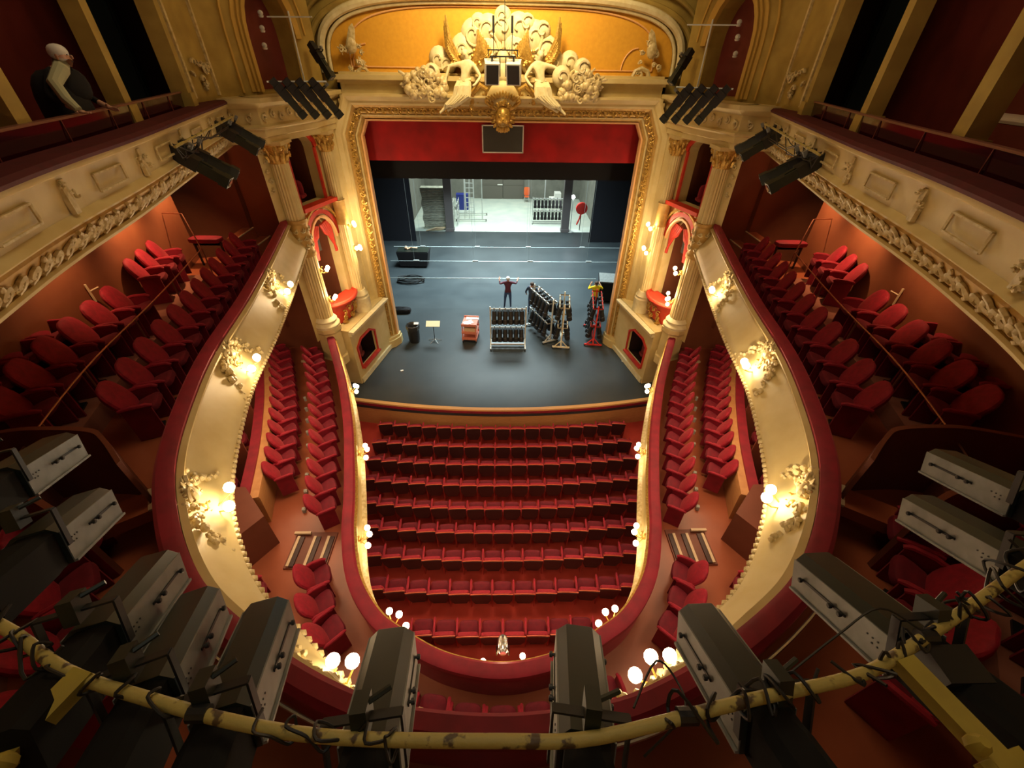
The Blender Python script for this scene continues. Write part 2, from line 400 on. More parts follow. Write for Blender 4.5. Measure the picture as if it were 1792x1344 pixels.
# ------------------------------------------------------------------ floors
mb = MB(); mb.add([(-7.5, 12.2, -1.1), (7.5, 12.2, -1.1), (7.5, -2, -.55), (-7.5, -2, -.55)], [(0, 1, 2, 3)])
mb.add([(-7.5, 12.2, -1.3), (7.5, 12.2, -1.3), (7.5, -2, -1.3), (-7.5, -2, -1.3)], [(3, 2, 1, 0)]); struct('floor', mb, CARPET)
APR = [(-7.0, 12.6)] + [(x, 11.28 + 0.5 * (x / 5.1) ** 2) for x in [-5.75 + 11.5 * i / 24 for i in range(25)]] + [(7.0, 12.6)]
mb = MB(); mb.prism(APR + [(9, 13), (9, 30.9), (-9, 30.9), (-9, 13)], -0.3, 0.0); struct('floor_stage', mb, STAGEF)
mb = MB(); mb.box((0, 35.5, -.15), (18, 9.2, .3)); struct('floor_dock', mb, DOCKF)
mb = MB(); mb.sweep([(Vector(p), Vector((0, 1))) for p in APR[1:-1]], [(0.02, -1.25), (0.02, -.14), (.16, -.14), (.16, -1.25)]); struct('wall_orchestra', mb, WOODPANEL)
t = thing('stage_apron_edge', 'curved stage front lip with a red velvet strip above the pale wood front', 'stage edge', (0, 0, 0))
mb = MB(); mb.sweep([(Vector(p), Vector((0, 1))) for p in APR[1:-1]], [(-.03, -.03), (-.03, .035), (.12, .035), (.12, -.03)]); mb.build('wooden_lip', mat('lip_wood', (.62, .36, .13), .4), t)
mb = MB(); mb.sweep([(Vector(p), Vector((0, 1))) for p in APR[1:-1]], [(-.045, -.13), (-.045, -.035), (.02, -.035), (.02, -.13)]); mb.build('velvet_strip', VELVETD, t)

def ringfloor(name, path, o0, o1, z, m, th=.12):
    mb = MB(); mb.sweep(path, [(o0, z), (o1, z), (o1, z - th), (o0, z - th)]); return struct(name, mb, m, smooth=0)
ringfloor('floor_first_balcony', R1, .05, 3.6, 1.5, PARQ, .15)
mb = MB()
for sx in (-1, 1): mb.box((sx * 7.75, 12.45, 1.42), (3.7, 1.5, .14))
struct('floor_balcony_end', mb, PARQ, smooth=0)
ringfloor('floor_second_balcony', R2, .14, 2.75, 5.4, PARQ, .15)
ringfloor('floor_gallery', R3, .6, 3.0, 8.35, PARQ, .12)
# raised tier of the second balcony
TIER0 = 1.72
mb = MB(); mb.sweep(part_of(R2, -5, 10.9, -1), [(TIER0, 5.4), (TIER0, 5.72), (2.85, 5.72), (2.85, 5.4)]); struct('floor_tier_left', mb, PARQ2, smooth=0)
mb = MB(); mb.sweep(part_of(R2, -5, 10.9, 1), [(TIER0, 5.4), (TIER0, 5.72), (2.85, 5.72), (2.85, 5.4)]); struct('floor_tier_right', mb, PARQ2, smooth=0)

# ------------------------------------------------------------------ outer walls
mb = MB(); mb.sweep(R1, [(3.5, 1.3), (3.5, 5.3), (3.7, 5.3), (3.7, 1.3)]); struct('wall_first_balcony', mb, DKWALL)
mb = MB(); mb.sweep(R2, [(2.6, 5.2), (2.6, 8.3), (2.8, 8.3), (2.8, 5.2)]); struct('wall_second_balcony', mb, REDWALL)
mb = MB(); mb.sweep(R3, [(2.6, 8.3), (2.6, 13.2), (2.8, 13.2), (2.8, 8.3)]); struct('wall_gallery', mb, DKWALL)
mb = MB(); mb.sweep([(p, n) for p, n in R1], [(1.3, -1.2), (1.3, 1.4), (1.45, 1.4), (1.45, -1.2)]); struct('wall_stalls', mb, CARPET)
mb = MB(); mb.box((0, 6, 17.2), (24, 24, .2)); struct('ceiling', mb, OLIVE)
# end walls of the balconies, towards the stage
for sx, sd in ((-1, 'left'), (1, 'right')):
    mb = MB(); mb.box((sx * 7.95, 13.25, 3.3), (3.7, .2, 4.2)); mb.box((sx * 7.95, 13.25, 6.8), (3.7, .2, 3.0)); struct('wall_end_' + sd, mb, REDWALL)
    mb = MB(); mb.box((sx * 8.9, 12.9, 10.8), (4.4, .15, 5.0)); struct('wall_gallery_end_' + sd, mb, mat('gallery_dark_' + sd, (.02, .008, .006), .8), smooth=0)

# ------------------------------------------------------------------ balcony fronts
def egg_row(mb, path, off, z, r, step):
    acc = 0
    for i in range(len(path) - 1):
        (a, na), (b, nb) = path[i], path[i + 1]; L = (b - a).length
        while acc < L:
            t_ = acc / L; p = a.lerp(b, t_); p = p + na.lerp(nb, t_) * off * KB(p)
            mb.ball((p.x, p.y, z), (r, r, r * .9), 6, 4); acc += step
        acc -= L
bal = thing('balcony_parapet', 'narrow lower balcony front, cream below a red velvet rail, curving round the stalls', 'balcony front', (0, 2.5, 1.5))
KB = lambda p: min(1.0, max(0.0, (abs(p.x) - .75) / 1.5))          # the bulge of the upper front dies out at the centre
def bpart(name, path, prof, m, par, y0):
    mb = MB(); mb.M = Matrix.Translation((0, -y0[1], -y0[2])); mb.sweep(path, prof, k=KB if path is R2 else None); return mb.build(name, m, par)
o0 = (0, 2.5, 1.5)
bpart('velvet_rail', R1, [(.0, 2.33), (-.01, 2.40), (.03, 2.44), (.17, 2.45), (.23, 2.42), (.24, 2.33)], VELVETD, bal, o0)
bpart('front_panel', R1, [(.03, 2.34), (.01, 2.25), (.05, 2.2), (.06, 1.75), (.02, 1.6), (-.05, 1.5), (-.05, 1.4), (.14, 1.36), (.14, 2.34)], CREAM, bal, o0)
bpart('inner_panel', R1, [(.14, 1.5), (.14, 2.33), (.2, 2.33), (.2, 1.5)], VELVETD, bal, o0)
bpart('upper_moulding', R1, [(.0, 2.22), (-.05, 2.27), (-.05, 2.31), (.04, 2.33), (.04, 2.22)], GOLD, bal, o0)
bpart('lower_moulding', R1, [(.02, 1.44), (-.09, 1.46), (-.10, 1.53), (-.02, 1.58), (.02, 1.58)], CREAMO, bal, o0)
o0 = (0, 0.92, 5.4)
bal2 = thing('balcony_parapet', 'upper balcony front, bulging cream panels under a broad red velvet rail', 'balcony front', o0)
bpart('velvet_rail', R2, [(.0, 6.18), (-.02, 6.26), (.03, 6.30), (.14, 6.31), (.19, 6.26), (.20, 6.15)], VELVETD, bal2, o0)
bpart('front_panel', R2, [(.03, 6.19), (.0, 6.14), (-.04, 6.08), (.0, 6.03), (-.05, 5.9), (-.14, 5.75), (-.25, 5.6), (-.30, 5.52), (-.30, 5.42), (.12, 5.36), (.12, 6.19)], CREAM, bal2, o0)
bpart('inner_panel', R2, [(.12, 5.4), (.12, 6.17), (.18, 6.17), (.18, 5.4)], VELVETD, bal2, o0)
bpart('upper_moulding', R2, [(.0, 6.10), (-.07, 6.13), (-.08, 6.17), (-.01, 6.19)], CREAM, bal2, o0)
mb = MB(); mb.M = Matrix.Translation((0, -o0[1], -o0[2])); egg_row(mb, R2, -.30, 5.40, .05, .105); q = mb.build('egg_moulding', CREAMO, bal2)
o0 = (0, -.25, 8.2)
bal3 = thing('balcony_parapet', 'gallery front at the top, yellowed cream with a carved frieze along its lower edge', 'balcony front', o0)
bpart('velvet_rail', R3, [(.0, 9.13), (-.02, 9.17), (.03, 9.21), (.36, 9.22), (.40, 9.13)], VELVETK, bal3, o0)
bpart('front_panel', R3, [(.02, 9.14), (.02, 9.08), (.08, 9.05), (.10, 8.98), (.13, 8.80), (.14, 8.68), (.10, 8.64), (.08, 8.60), (.18, 8.56), (.24, 8.45), (.42, 8.40), (.42, 9.14)], CREAM, bal3, o0)
bpart('frieze_band', R3, [(.20, 8.55), (.19, 8.50), (.34, 8.27), (.44, 8.22), (.52, 8.3), (.45, 8.52)], GOLDG, bal3, o0)
bpart('lower_lip', R3, [(.33, 8.25), (.31, 8.22), (.33, 8.18), (.60, 8.18), (.62, 8.25)], CREAM, bal3, o0)
mb = MB(); mb.M = Matrix.Translation((0, -o0[1], -o0[2])); acc = 0
for i in range(len(R3) - 1):
    (a, na), (b, nb) = R3[i], R3[i + 1]
    if b.y < .2: continue
    tg = (b - a).normalized(); U = Vector((tg.x, tg.y, 0)); N2 = Vector((-na.x * .75, -na.y * .75, -.55)).normalized(); V = U.cross(N2).normalized()
    A = Vector((a.x + na.x * .25, a.y + na.y * .25, 8.39)); B = Vector((b.x + nb.x * .25, b.y + nb.y * .25, 8.39))
    leafrow(mb, A, B, V, N2, .30, .13, i)
mb.build('carved_foliage', CREAMO, bal3)
# consoles and raised panels on the gallery front
mb = MB(); mb2 = MB(); mb.M = mb2.M = Matrix.Translation((0, -o0[1], -o0[2]))
for sx in (-1, 1):
    W = walk(R3, 0, sx, 12.2, .95, 12)
    for i, (p, n) in enumerate(W):
        N = Vector((-n.x, -n.y, 0)); U = Vector((n.y, -n.x, 0)); Vz = Vector((0, 0, 1))
        c = Vector((p.x, p.y, 8.85)) + Vector((n.x, n.y, 0)) * .10
        if i % 2 == 0:
            scrollwork(mb, c, U, Vz, N, .30, .34, i, 3, .016)
            mb.bar(c - Vz * .17, c + Vz * .17, .10, .05, up=N)
        else:
            for dz in (-.09, .09): mb2.bar(c + Vz * dz - U * .34 + N * .01, c + Vz * dz + U * .34 + N * .01, .03, .02)
            for du in (-.34, .34): mb2.bar(c - Vz * .09 + U * du + N * .01, c + Vz * .09 + U * du + N * .01, .03, .02)
mb.build('front_ornament', CREAMO, bal3); mb2.build('panel_border', CREAMO, bal3)

# glossy dark parapet panels behind the gallery velvet
def gallery_panels(sx, label):
    t = thing('parapet_screen', label, 'screen', (0, 0, 0))
    P = part_of(R3, 0.2, 12.7, sx)
    mb = MB(); mb.sweep(P, [(.42, 9.2), (.40, 9.44), (.44, 9.46), (.47, 9.2)]); mb.build('panel', BLKGLOSS, t)
    mb = MB(); mb.sweep(P, [(.385, 9.44), (.385, 9.465), (.47, 9.465), (.47, 9.44)]); mb.build('top_edge', mat('screen_edge', (.22, .09, .06), .3), t)
    for (p, n) in walk(R3, 0, sx, 12.0, 1.25, 8):
        mb = MB(); a = p + n * .395; mb.bar((a.x, a.y, 9.2), (a.x, a.y, 9.46), .012); mb.build('panel_joint', DKWALL, t)
gallery_panels(-1, 'row of glossy dark panels behind the velvet edge of the left gallery')
gallery_panels(1, 'row of glossy dark panels behind the velvet edge of the right gallery')
for sx, sd in ((-1, 'left'), (1, 'right')):              # cream posts of the gallery
    for i, (y, o) in enumerate(((10.5, .42), (8.0, .55), (5.5, .58))):
        p, n = at_y(R3, y, sx); c = p + n * o
        w_ = .24 if i else .30
        mb = MB(); mb.box((0, 0, 1.9), (w_, .24, 3.8)); mb.box((0, 0, .12), (w_ + .08, .3, .24)); mb.box((0, 0, 3.7), (w_ + .1, .32, .2))
        o_ = mb.build('gallery_post', OLIVE, loc=(c.x, c.y, 9.2)); o_.rotation_euler.z = atan2(n.y, n.x)
        tag(o_, ('broad cream post beside the plaster wall of the ', 'slim cream post in the middle of the ', 'cream post nearest the picture edge of the ')[i] + sd + ' gallery', 'post')
    # back wall strip, benches of the gallery
    mb = MB(); mb.sweep(part_of(R3, .2, 12.5, sx), [(1.0, 8.4), (1.0, 9.3), (1.16, 9.34), (1.24, 9.2), (1.24, 8.4)])
    tag(mb.build('bench_back', VELVETD), 'long dark red bench back behind the posts of the ' + sd + ' gallery', 'bench')
# ------------------------------------------------------------------ proscenium wall
mb = MB(); mb.box((0, 16.45, 11.4), (18, .5, 4.0)); mb.box((0, 16.45, 9.1), (10.4, .5, 1.0))
for sx in (-1, 1): mb.box((sx * 7.2, 16.45, 4.7), (4.6, .5, 9.4))
struct('wall_proscenium', mb, OLIVE, smooth=0)
OP = [(-4.6, 0.0), (-4.6, 7.98), (-4.38, 8.42), (4.38, 8.42), (4.6, 7.98), (4.6, 0.0)]
def xz_path(P):
    out = []
    for i, p in enumerate(P):
        a = Vector(P[max(i - 1, 0)]); b = Vector(P[min(i + 1, len(P) - 1)]); c = Vector(p)
        d1 = (c - a).normalized() if i > 0 else (b - c).normalized(); d2 = (b - c).normalized() if i < len(P) - 1 else d1
        n1 = Vector((-d1.y, d1.x)); n2 = Vector((-d2.y, d2.x)); m = (n1 + n2).normalized(); out.append((c, m / max(m.dot(n1), .4)))
    return out
FP = xz_path(OP)
def frame_strip(mb, prof):
    n = len(prof); vs = []; fs = []
    for (p, q) in FP:
        for (o, y) in prof: vs.append((p.x + q.x * o, y, p.y + q.y * o))
    for i in range(len(FP) - 1):
        for k in range(n): a = i * n + k; b = i * n + (k + 1) % n; fs.append((a, b, b + n, a + n))
    fs += [tuple(range(n)), tuple((len(FP) - 1) * n + k for k in range(n))]; mb.add(vs, fs)
pf = thing('proscenium_frame', 'tall gilded frame around the stage opening with a running foliage band', 'frame', (0, 15.9, 0))
def fstrip(name, prof, m):
    mb = MB(); mb.M = Matrix.Translation((0, -15.9, 0)); frame_strip(mb, prof); return mb.build(name, m, pf, smooth=25)
fstrip('inner_edge', [(0, 16.1), (0, 15.82), (.05, 15.80), (.06, 16.1)], PINKSTR)
fstrip('inner_gilt_band', [(.05, 15.95), (.05, 15.84), (.15, 15.76), (.16, 15.95)], GOLDG)
fstrip('inner_moulding', [(.15, 15.95), (.14, 15.72), (.18, 15.68), (.22, 15.72), (.22, 15.95)], CREAM)
fstrip('frieze_ground', [(.21, 15.95), (.21, 15.70), (.46, 15.52), (.46, 15.95)], GOLDG)
fstrip('outer_moulding', [(.45, 15.95), (.45, 15.47), (.50, 15.42), (.56, 15.42), (.68, 15.30), (.74, 15.30), (.74, 15.95)], CREAM)
mb = MB(); mb.M = Matrix.Translation((0, -15.9, 0))
for (a, b, V, k) in (((-4.93, .5), (-4.93, 8.1), Vector((1, 0, 0)), 1), ((4.93, .5), (4.93, 8.1), Vector((-1, 0, 0)), 2), ((-4.5, 8.75), (4.5, 8.75), Vector((0, 0, 1)), 3),
                     ((-4.93, 8.15), (-4.55, 8.72), Vector((.7, 0, -.7)), 4), ((4.93, 8.15), (4.55, 8.72), Vector((-.7, 0, -.7)), 5)):
    Nn = (Vector((0, -.8, 0)) + V * .55 * (1 if k != 3 else -1)).normalized()
    leafrow(mb, (a[0], 15.60, a[1]), (b[0], 15.60, b[1]), V, Nn, .30, .125, k)
mb.build('carved_foliage', GOLD, pf)
for sx in (-1, 1):
    mb = MB(); mb.M = Matrix.Translation((0, -15.9, 0))
    mb.prism([(sx * 4.5, 16.1), (sx * 4.5, 15.82), (sx * 4.68, 15.5), (sx * 5.1, 15.15), (sx * 5.45, 15.15), (sx * 5.45, 16.1)], 0.0, .34)
    mb.prism([(sx * 4.54, 16.1), (sx * 4.54, 15.84), (sx * 4.72, 15.56), (sx * 5.1, 15.22), (sx * 5.40, 15.22), (sx * 5.4, 16.1)], .34, .46)
    mb.build('plinth', CREAM, pf, smooth=25)

# pediment: entablature, tympanum and its arched moulding
mb = MB()
for (z0, z1, d) in ((8.9, 9.02, .50), (9.02, 9.12, .42), (9.12, 9.42, .30), (9.42, 9.50, .40), (9.50, 9.62, .50), (9.62, 9.68, .30)):
    mb.box((0, 16.2 - d / 2 - .1, (z0 + z1) / 2), (9.6 + d, d + .2, z1 - z0))
struct('trim_1', mb, CREAM, smooth=0)
def tymp(h, w_, z0, n=40, e=.55):
    out = []
    for i in range(n + 1):
        a = pi * i / n; c = cos(a); s_ = sin(a)
        out.append((w_ * math.copysign(abs(c) ** e, c), z0 + h * abs(s_) ** e))
    return out
TP = tymp(1.60, 5.20, 9.66)
mb = MB(); n = len(TP); mb.add([(x, 16.12, z) for x, z in TP] + [(x, 16.3, z) for x, z in TP], [tuple(range(n)), tuple(range(2 * n - 1, n - 1, -1))] + [(i, (i + 1) % n, n + (i + 1) % n, n + i) for i in range(n)])
struct('wall_tympanum', mb, ORANGE, smooth=0)
mb = MB()
for (w_, h_, r_, y_) in ((5.24, 1.66, .05, 16.05), (5.42, 1.80, .11, 15.98)):
    mb.tube([(x, y_, z) for x, z in tymp(h_, w_, 9.64)], r_, 8)
struct('trim_2', mb, WHITEP)
mb = MB()
for (w_, h_, r_) in ((5.75, 2.05, .09), (6.0, 2.4, .06), (6.3, 2.8, .10)): mb.tube([(x, 16.05, z) for x, z in tymp(h_, w_, 9.5)], r_, 8)
struct('trim_4', mb, OLIVE)
mb = MB(); mb.tube([(x, 16.1, z) for x, z in tymp(1.42, 4.62, 9.8)], .022, 6)
for sx in (-1, 1): mb.tube([(sx * (4.1 + .45 * cos(a)), 16.1, 9.8 + .55 * sin(a)) for a in [pi / 2 * i / 8 + pi / 2 * (sx > 0) * 1 for i in range(9)]], .02, 6)
mb.tube([(-4.6, 16.1, 9.8), (4.6, 16.1, 9.8)], .02, 6)
struct('trim_3', mb, PINKSTR)
for sx, sd in ((-1, 'left'), (1, 'right')):               # scroll ornaments in the lower corners of the tympanum
    mb = MB(); c = Vector((0, 0, 0)); U = Vector((1, 0, 0)); V = Vector((0, 0, 1)); N = Vector((0, -1, 0))
    scrollwork(mb, (0, 0, .3), U, V, N, .7, 1.0, 5 + sx, 6, .035)
    mb.tube(spiral((-sx * .25, 0, -.15), U, V, N, .32, 1.4, 0, sx, .06), [.06 * (1.2 - .06 * j) for j in range(13)], 6)
    leaf(mb, (sx * .1, -.05, .3), Vector((-sx * .3, 0, 1)), N, .8, .25, .05); leaf(mb, (-sx * .2, -.05, -.2), Vector((-sx, 0, .1)), N, .6, .16, .05)
    mb.ball((0, -.06, .55), (.16, .10, .2))
    tag(mb.build('corner_ornament', CREAMO, loc=(sx * 4.45, 15.9, 9.75)), 'pale plaster scroll ornament at the lower %s corner of the orange panel' % sd, 'ornament')

# valance, borders, legs, screen
def drape(mb, x0, x1, z0, z1, y, amp=.03, step=.18, th=.04):
    n = max(2, int(abs(x1 - x0) / step)); vs = []
    for i in range(n + 1):
        x = x0 + (x1 - x0) * i / n; yy = y + amp * (1 if i % 2 else -1)
        vs += [(x, yy, z0), (x, yy, z1), (x, yy + th, z1), (x, yy + th, z0)]
    fs = []
    for i in range(n):
        for k in range(4): fs.append((4 * i + k, 4 * i + 4 + k, 4 * i + 4 + (k + 1) % 4, 4 * i + (k + 1) % 4))
    fs += [(0, 1, 2, 3), (4 * n + 3, 4 * n + 2, 4 * n + 1, 4 * n)]; mb.add(vs, fs)
mb = MB(); drape(mb, -4.95, 4.95, 7.17, 9.0, 16.45, .006); tag(mb.build('valance', VALR), 'wide plain red valance across the top of the stage opening', 'curtain')
mb = MB(); drape(mb, -7.5, 7.5, 6.35, 9.5, 17.6, .02); tag(mb.build('border_curtain', DRAPE), 'black border curtain hanging behind the red valance', 'curtain')
mb = MB(); drape(mb, -7.5, 7.5, 4.3, 9.5, 29.6, .02); tag(mb.build('border_curtain', DRAPE), 'black border curtain hanging at the back above the dock opening', 'curtain')
t = thing('surtitle_screen', 'dark rectangular screen with a thin white border on the red valance', 'screen', (0, 16.36, 7.48))
mb = MB(); mb.box((0, 0, .4), (1.36, .05, .8)); mb.build('panel', SCREENM, t)
mb = MB()
for z in (.0, .8): mb.box((0, -.02, z), (1.42, .04, .035))
for x in (-.69, .69): mb.box((x, -.02, .4), (.035, .04, .83))
mb.build('border', WHITE, t)
for sx, sd in ((-1, 'left'), (1, 'right')):
    mb = MB(); drape(mb, sx * 5.95, sx * 9.1, 0, 9.5, 28.8, .012, .3); tag(mb.build('leg_curtain', NAVYD), 'blue-black leg curtain at the back %s of the stage' % sd, 'curtain')
    mb = MB(); x_ = 5.95 if sx < 0 else 5.12; drape(mb, sx * x_, sx * 7.5, 0, 9.5, 17.8, .01, .3); tag(mb.build('masking_curtain', DRAPE), 'black masking curtain just inside the %s edge of the proscenium' % sd, 'curtain')
    mb = MB(); mb.box((sx * 9.2, 24, 4.7), (.2, 16, 9.6)); struct('wall_stage_' + sd, mb, DRAPE)
mb = MB(); mb.box((0, 26, 12.2), (19, 20, .2)); struct('ceiling_stage', mb, DRAPE)

# ------------------------------------------------------------------ splayed box walls, columns, boxes
mkcol = {}
def column_parts(t, r, zs, sections):
    for (name, m, prof, flute, n) in sections:
        mb = MB(); mb.lathe(prof, (0, 0, 0), n, flute=flute); mb.build(name, m, t, smooth=30 if not flute else 15)
def capital(t, r, z):
    mb = MB(); mb.lathe([(r, z), (r * 1.02, z + .08), (r * 1.1, z + .25), (r * 1.45, z + .42), (r * 1.5, z + .46)], n=14)
    for row in range(2):
        for k in range(8):
            a = 2 * pi * (k + .5 * row) / 8; R_ = Vector((cos(a), sin(a), 0))
            mb.tube([R_ * (r * .98) + Vector((0, 0, z + .05 + .16 * row)), R_ * (r * 1.15) + Vector((0, 0, z + .18 + .16 * row)), R_ * (r * 1.45) + Vector((0, 0, z + .22 + .17 * row)), R_ * (r * 1.5) + Vector((0, 0, z + .15 + .17 * row))], [.05, .055, .045, .02], 6)
    for k in range(4):
        a = pi / 4 + k * pi / 2; R_ = Vector((cos(a), sin(a), 0)); mb.ball(R_ * r * 1.5 + Vector((0, 0, z + .40)), .075, 8, 6)
    mb.build('capital', GOLD, t)
    mb = MB(); mb.box((0, 0, z + .50), (r * 2.9, r * 2.9, .09)); mb.build('abacus', CREAM, t)
for sx, sd in ((-1, 'left'), (1, 'right')):
    LO = Plane((5.45, 13.0), (4.85, 15.6), sx); UP = Plane((6.2, 12.72), (5.45, 14.92), sx)
    Z = Vector((0, 0, 1))
    # lower wall with the stage level box
    mb = MB(); holed(mb, LO, -.15, 2.6, 0, 2.35, [[(.15, .62), (1.4, .62), (1.4, 1.5), (1.1, 1.68), (.45, 1.68), (.15, 1.5)]], .08)
    mb.add([LO(-.15, 0), LO(-.15, 2.35), LO(-.15, 2.35, -1.0), LO(-.15, 0, -1.0)], [(0, 1, 2, 3)])
    mb.add([LO(-.15, 2.35), LO(2.6, 2.35), LO(2.6, 2.35, -.6), LO(-.15, 2.35, -1.0)], [(0, 1, 2, 3)])
    struct('wall_box_' + sd, mb, CREAM, smooth=0)
    mb = MB(); P_ = [LO(-.15, z, .0) for z in (2.2, 2.35)]
    mb.bar(LO(-.2, 2.22, .06), LO(2.6, 2.22, .06), .12, .10); mb.bar(LO(-.2, 2.32, .12), LO(2.6, 2.32, .12), .2, .06); mb.bar(LO(-.1, .12, .03), LO(2.6, .12, .03), .08, .2)
    struct('trim_box_' + sd, mb, WHITEP, smooth=0)
    mb = MB(); band(mb, LO, [(.15, .62), (1.4, .62), (1.4, 1.5), (1.1, 1.68), (.45, 1.68), (.15, 1.5)], .09, 0, .05, True)
    mb.bar(LO(.1, .6, .06), LO(1.45, .6, .06), .16, .07)
    fr = mb.build('box_opening_frame', REDPAINT); tag(fr, 'red and gilt frame of the stage level box opening on the %s' % sd, 'frame')
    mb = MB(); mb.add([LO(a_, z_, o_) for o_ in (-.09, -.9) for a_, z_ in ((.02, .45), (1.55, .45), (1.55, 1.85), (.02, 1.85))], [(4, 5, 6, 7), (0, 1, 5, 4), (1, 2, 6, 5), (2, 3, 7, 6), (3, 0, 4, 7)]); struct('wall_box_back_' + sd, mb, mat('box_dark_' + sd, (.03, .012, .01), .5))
    mb = MB(); c = LO(.75, 1.0, -.45); mb.sbox(c, (.30, .3, .5), .5); mb.sbox(c + Z * -.25, (.42, .4, .12), .5)
    tag(mb.build('box_chair', DKWALL), 'dark chair inside the stage level box on the %s' % sd, 'chair')
    # upper wall with two box openings
    A1 = archpoly(.52, 1.66, 3.0, 5.25, 6.0); A2 = archpoly(.50, 1.62, 6.45, 7.9, 8.28, 8)
    mb = MB(); holed(mb, UP, -.5, 3.3, 2.3, 8.6, [A1, A2], .35); struct('wall_splay_' + sd, mb, CREAM, smooth=0)
    mb = MB()
    mb.add([UP(-.2, 2.4, -1.5), UP(2.6, 2.4, -1.5), UP(2.6, 8.6, -1.5), UP(-.2, 8.6, -1.5)], [(0, 1, 2, 3)])
    for s_ in (.2, 2.0): mb.add([UP(s_, 2.4, -.3), UP(s_, 8.6, -.3), UP(s_, 8.6, -1.5), UP(s_, 2.4, -1.5)], [(0, 1, 2, 3)])
    for z in (2.5, 6.2, 8.5): mb.add([UP(.2, z, -.3), UP(2.0, z, -.3), UP(2.0, z, -1.5), UP(.2, z, -1.5)], [(0, 1, 2, 3)])
    struct('wall_box_room_' + sd, mb, REDWALL, smooth=0)
    # draped box: gilt arch, red curtains, mirror, parapet with red drapery
    t = thing('draped_box', 'arched theatre box with red curtains and a draped red parapet on the %s' % sd, 'theatre box', UP(1.1, 3.0, 0))
    def loc_(mb_): mb_.M = Matrix.Translation(-UP(1.1, 3.0, 0)); return mb_
    mb = loc_(MB()); band(mb, UP, A1[2:], .07, 0, .07); mb.build('arch_rib', PINKSTR, t)
    A1b = archpoly(.42, 1.76, 3.0, 5.3, 6.12)
    mb = loc_(MB()); band(mb, UP, A1b[2:], .14, 0, .05); mb.build('arch_red_band', REDPAINT, t)
    A1c = archpoly(.26, 1.92, 3.0, 5.4, 6.3)
    mb = loc_(MB()); band(mb, UP, A1c[2:-1], .06, 0, .09); mb.build('arch_outer_rib', GOLD, t)
    mb = loc_(MB())
    for (s0, s1, zc) in ((.60, 1.05, 5.35), (1.58, 1.12, 5.35)):          # swagged curtains
        for k in range(6):
            f = k / 5.0; a = UP(s0 + (s1 - s0) * f * .9, 5.85 - .1 * f, -.08); b = UP(s0 + (s1 - s0) * f * .35, 5.45 - .1 * f, -.06); c = UP(s0 + .02 * k, 4.75, -.06)
            mb.tube([a, (a + b) / 2 + Z * -.1, b, c], [.05, .06, .05, .03], 6)
    mb.build('curtain', REDPAINT, t)
    mb = loc_(MB()); mb.box((0, 0, 0), (.02, .5, .42), Matrix.Rotation(atan2(UP.U.y, UP.U.x) - pi / 2, 3, 'Z')); mb.v = [tuple(Vector(q) + UP(1.15, 5.0, -.5)) for q in mb.v]
    mb.v = [tuple(Vector(q)) for q in mb.v]; mb.build('mirror', LENSM, t)
    # bulging parapet
    def half(mb_, s0, s1, z0, z1, bul, n=12, m=8, dz=0, taper=0):
        vs = []; fs = []
        for j in range(m + 1):
            g = j / m
            for i in range(n + 1):
                f = i / n; s_ = (s0 + s1) / 2 + (f - .5) * (s1 - s0) * (1 - taper * (1 - g))
                vs.append(UP(s_, z0 + (z1 - z0) * g, bul * sin(pi * f) ** .6 * (.35 + .65 * g) + dz))
        for j in range(m):
            for i in range(n): a = j * (n + 1) + i; fs.append((a, a + 1, a + n + 2, a + n + 1))
        mb_.add(vs, fs)
    mb = loc_(MB()); half(mb, .35, 1.85, 2.38, 3.18, .42, taper=.25); mb.build('parapet_drapery', REDPAINT, t)
    mb = loc_(MB()); vs = []
    pts = [UP(.35 + 1.5 * i / 14, 3.24, .44 * sin(pi * i / 14) ** .6 + .02) for i in range(15)]; mb.tube(pts, .075, 8); 
    mb.add([UP(.35 + 1.5 * i / 14, 3.27, .44 * sin(pi * i / 14) ** .6) for i in range(15)] + [UP(.35 + 1.5 * i / 14, 3.27, -.15) for i in range(15)], [(i, i + 1, 16 + i, 15 + i) for i in range(14)])
    mb.build('parapet_cushion', mat('box_cushion_' + sd, (.62, .05, .02), .6), t)
    mb = loc_(MB()); rr = random.Random(3)
    for k in range(9):
        f = .15 + .7 * rr.random(); z = 2.5 + .55 * rr.random()
        c = UP(.35 + 1.5 * f, z, .42 * sin(pi * f) ** .6 * (.35 + .65 * (z - 2.38) / .8) + .02)
        mb.tube(spiral(c, UP.U, Z, UP.N, .12, 1.1, rr.uniform(0, 6), 1 if k % 2 else -1, .03), [.022] * 13, 5)
        leaf(mb, c, UP.U * rr.uniform(-1, 1) + Z * -1, UP.N, .2, .07, .025)
    mb.tube([UP(.8, 2.45, .2), UP(1.0, 2.2, .22), UP(1.15, 1.95, .2), UP(1.1, 2.1, .2)], [.08, .09, .06, .02], 6)
    mb.build('gilt_relief', GOLD, t)
    # second level box: red frame and sill
    t = thing('upper_box', 'tall narrow theatre box with a red frame and red sill on the %s' % sd, 'theatre box', UP(1.06, 6.4, 0))
    def loc2(mb_): mb_.M = Matrix.Translation(-UP(1.06, 6.4, 0)); return mb_
    mb = loc2(MB()); band(mb, UP, A2[2:] + [(.50, 6.45)], .12, 0, .06); mb.bar(UP(1.62, 6.4, .03), UP(1.62, 7.9, .03), .12, .06); mb.build('frame', REDPAINT, t)
    mb = loc2(MB()); band(mb, UP, archpoly(.38, 1.74, 6.45, 7.95, 8.42, 8)[2:], .04, 0, .08); mb.build('gilt_rib', GOLD, t)
    mb = loc2(MB()); mb.bar(UP(.3, 6.42, .12), UP(1.85, 6.42, .12), .32, .11); mb.build('sill', mat('sill_red_' + sd, (.65, .05, .02), .5), t)
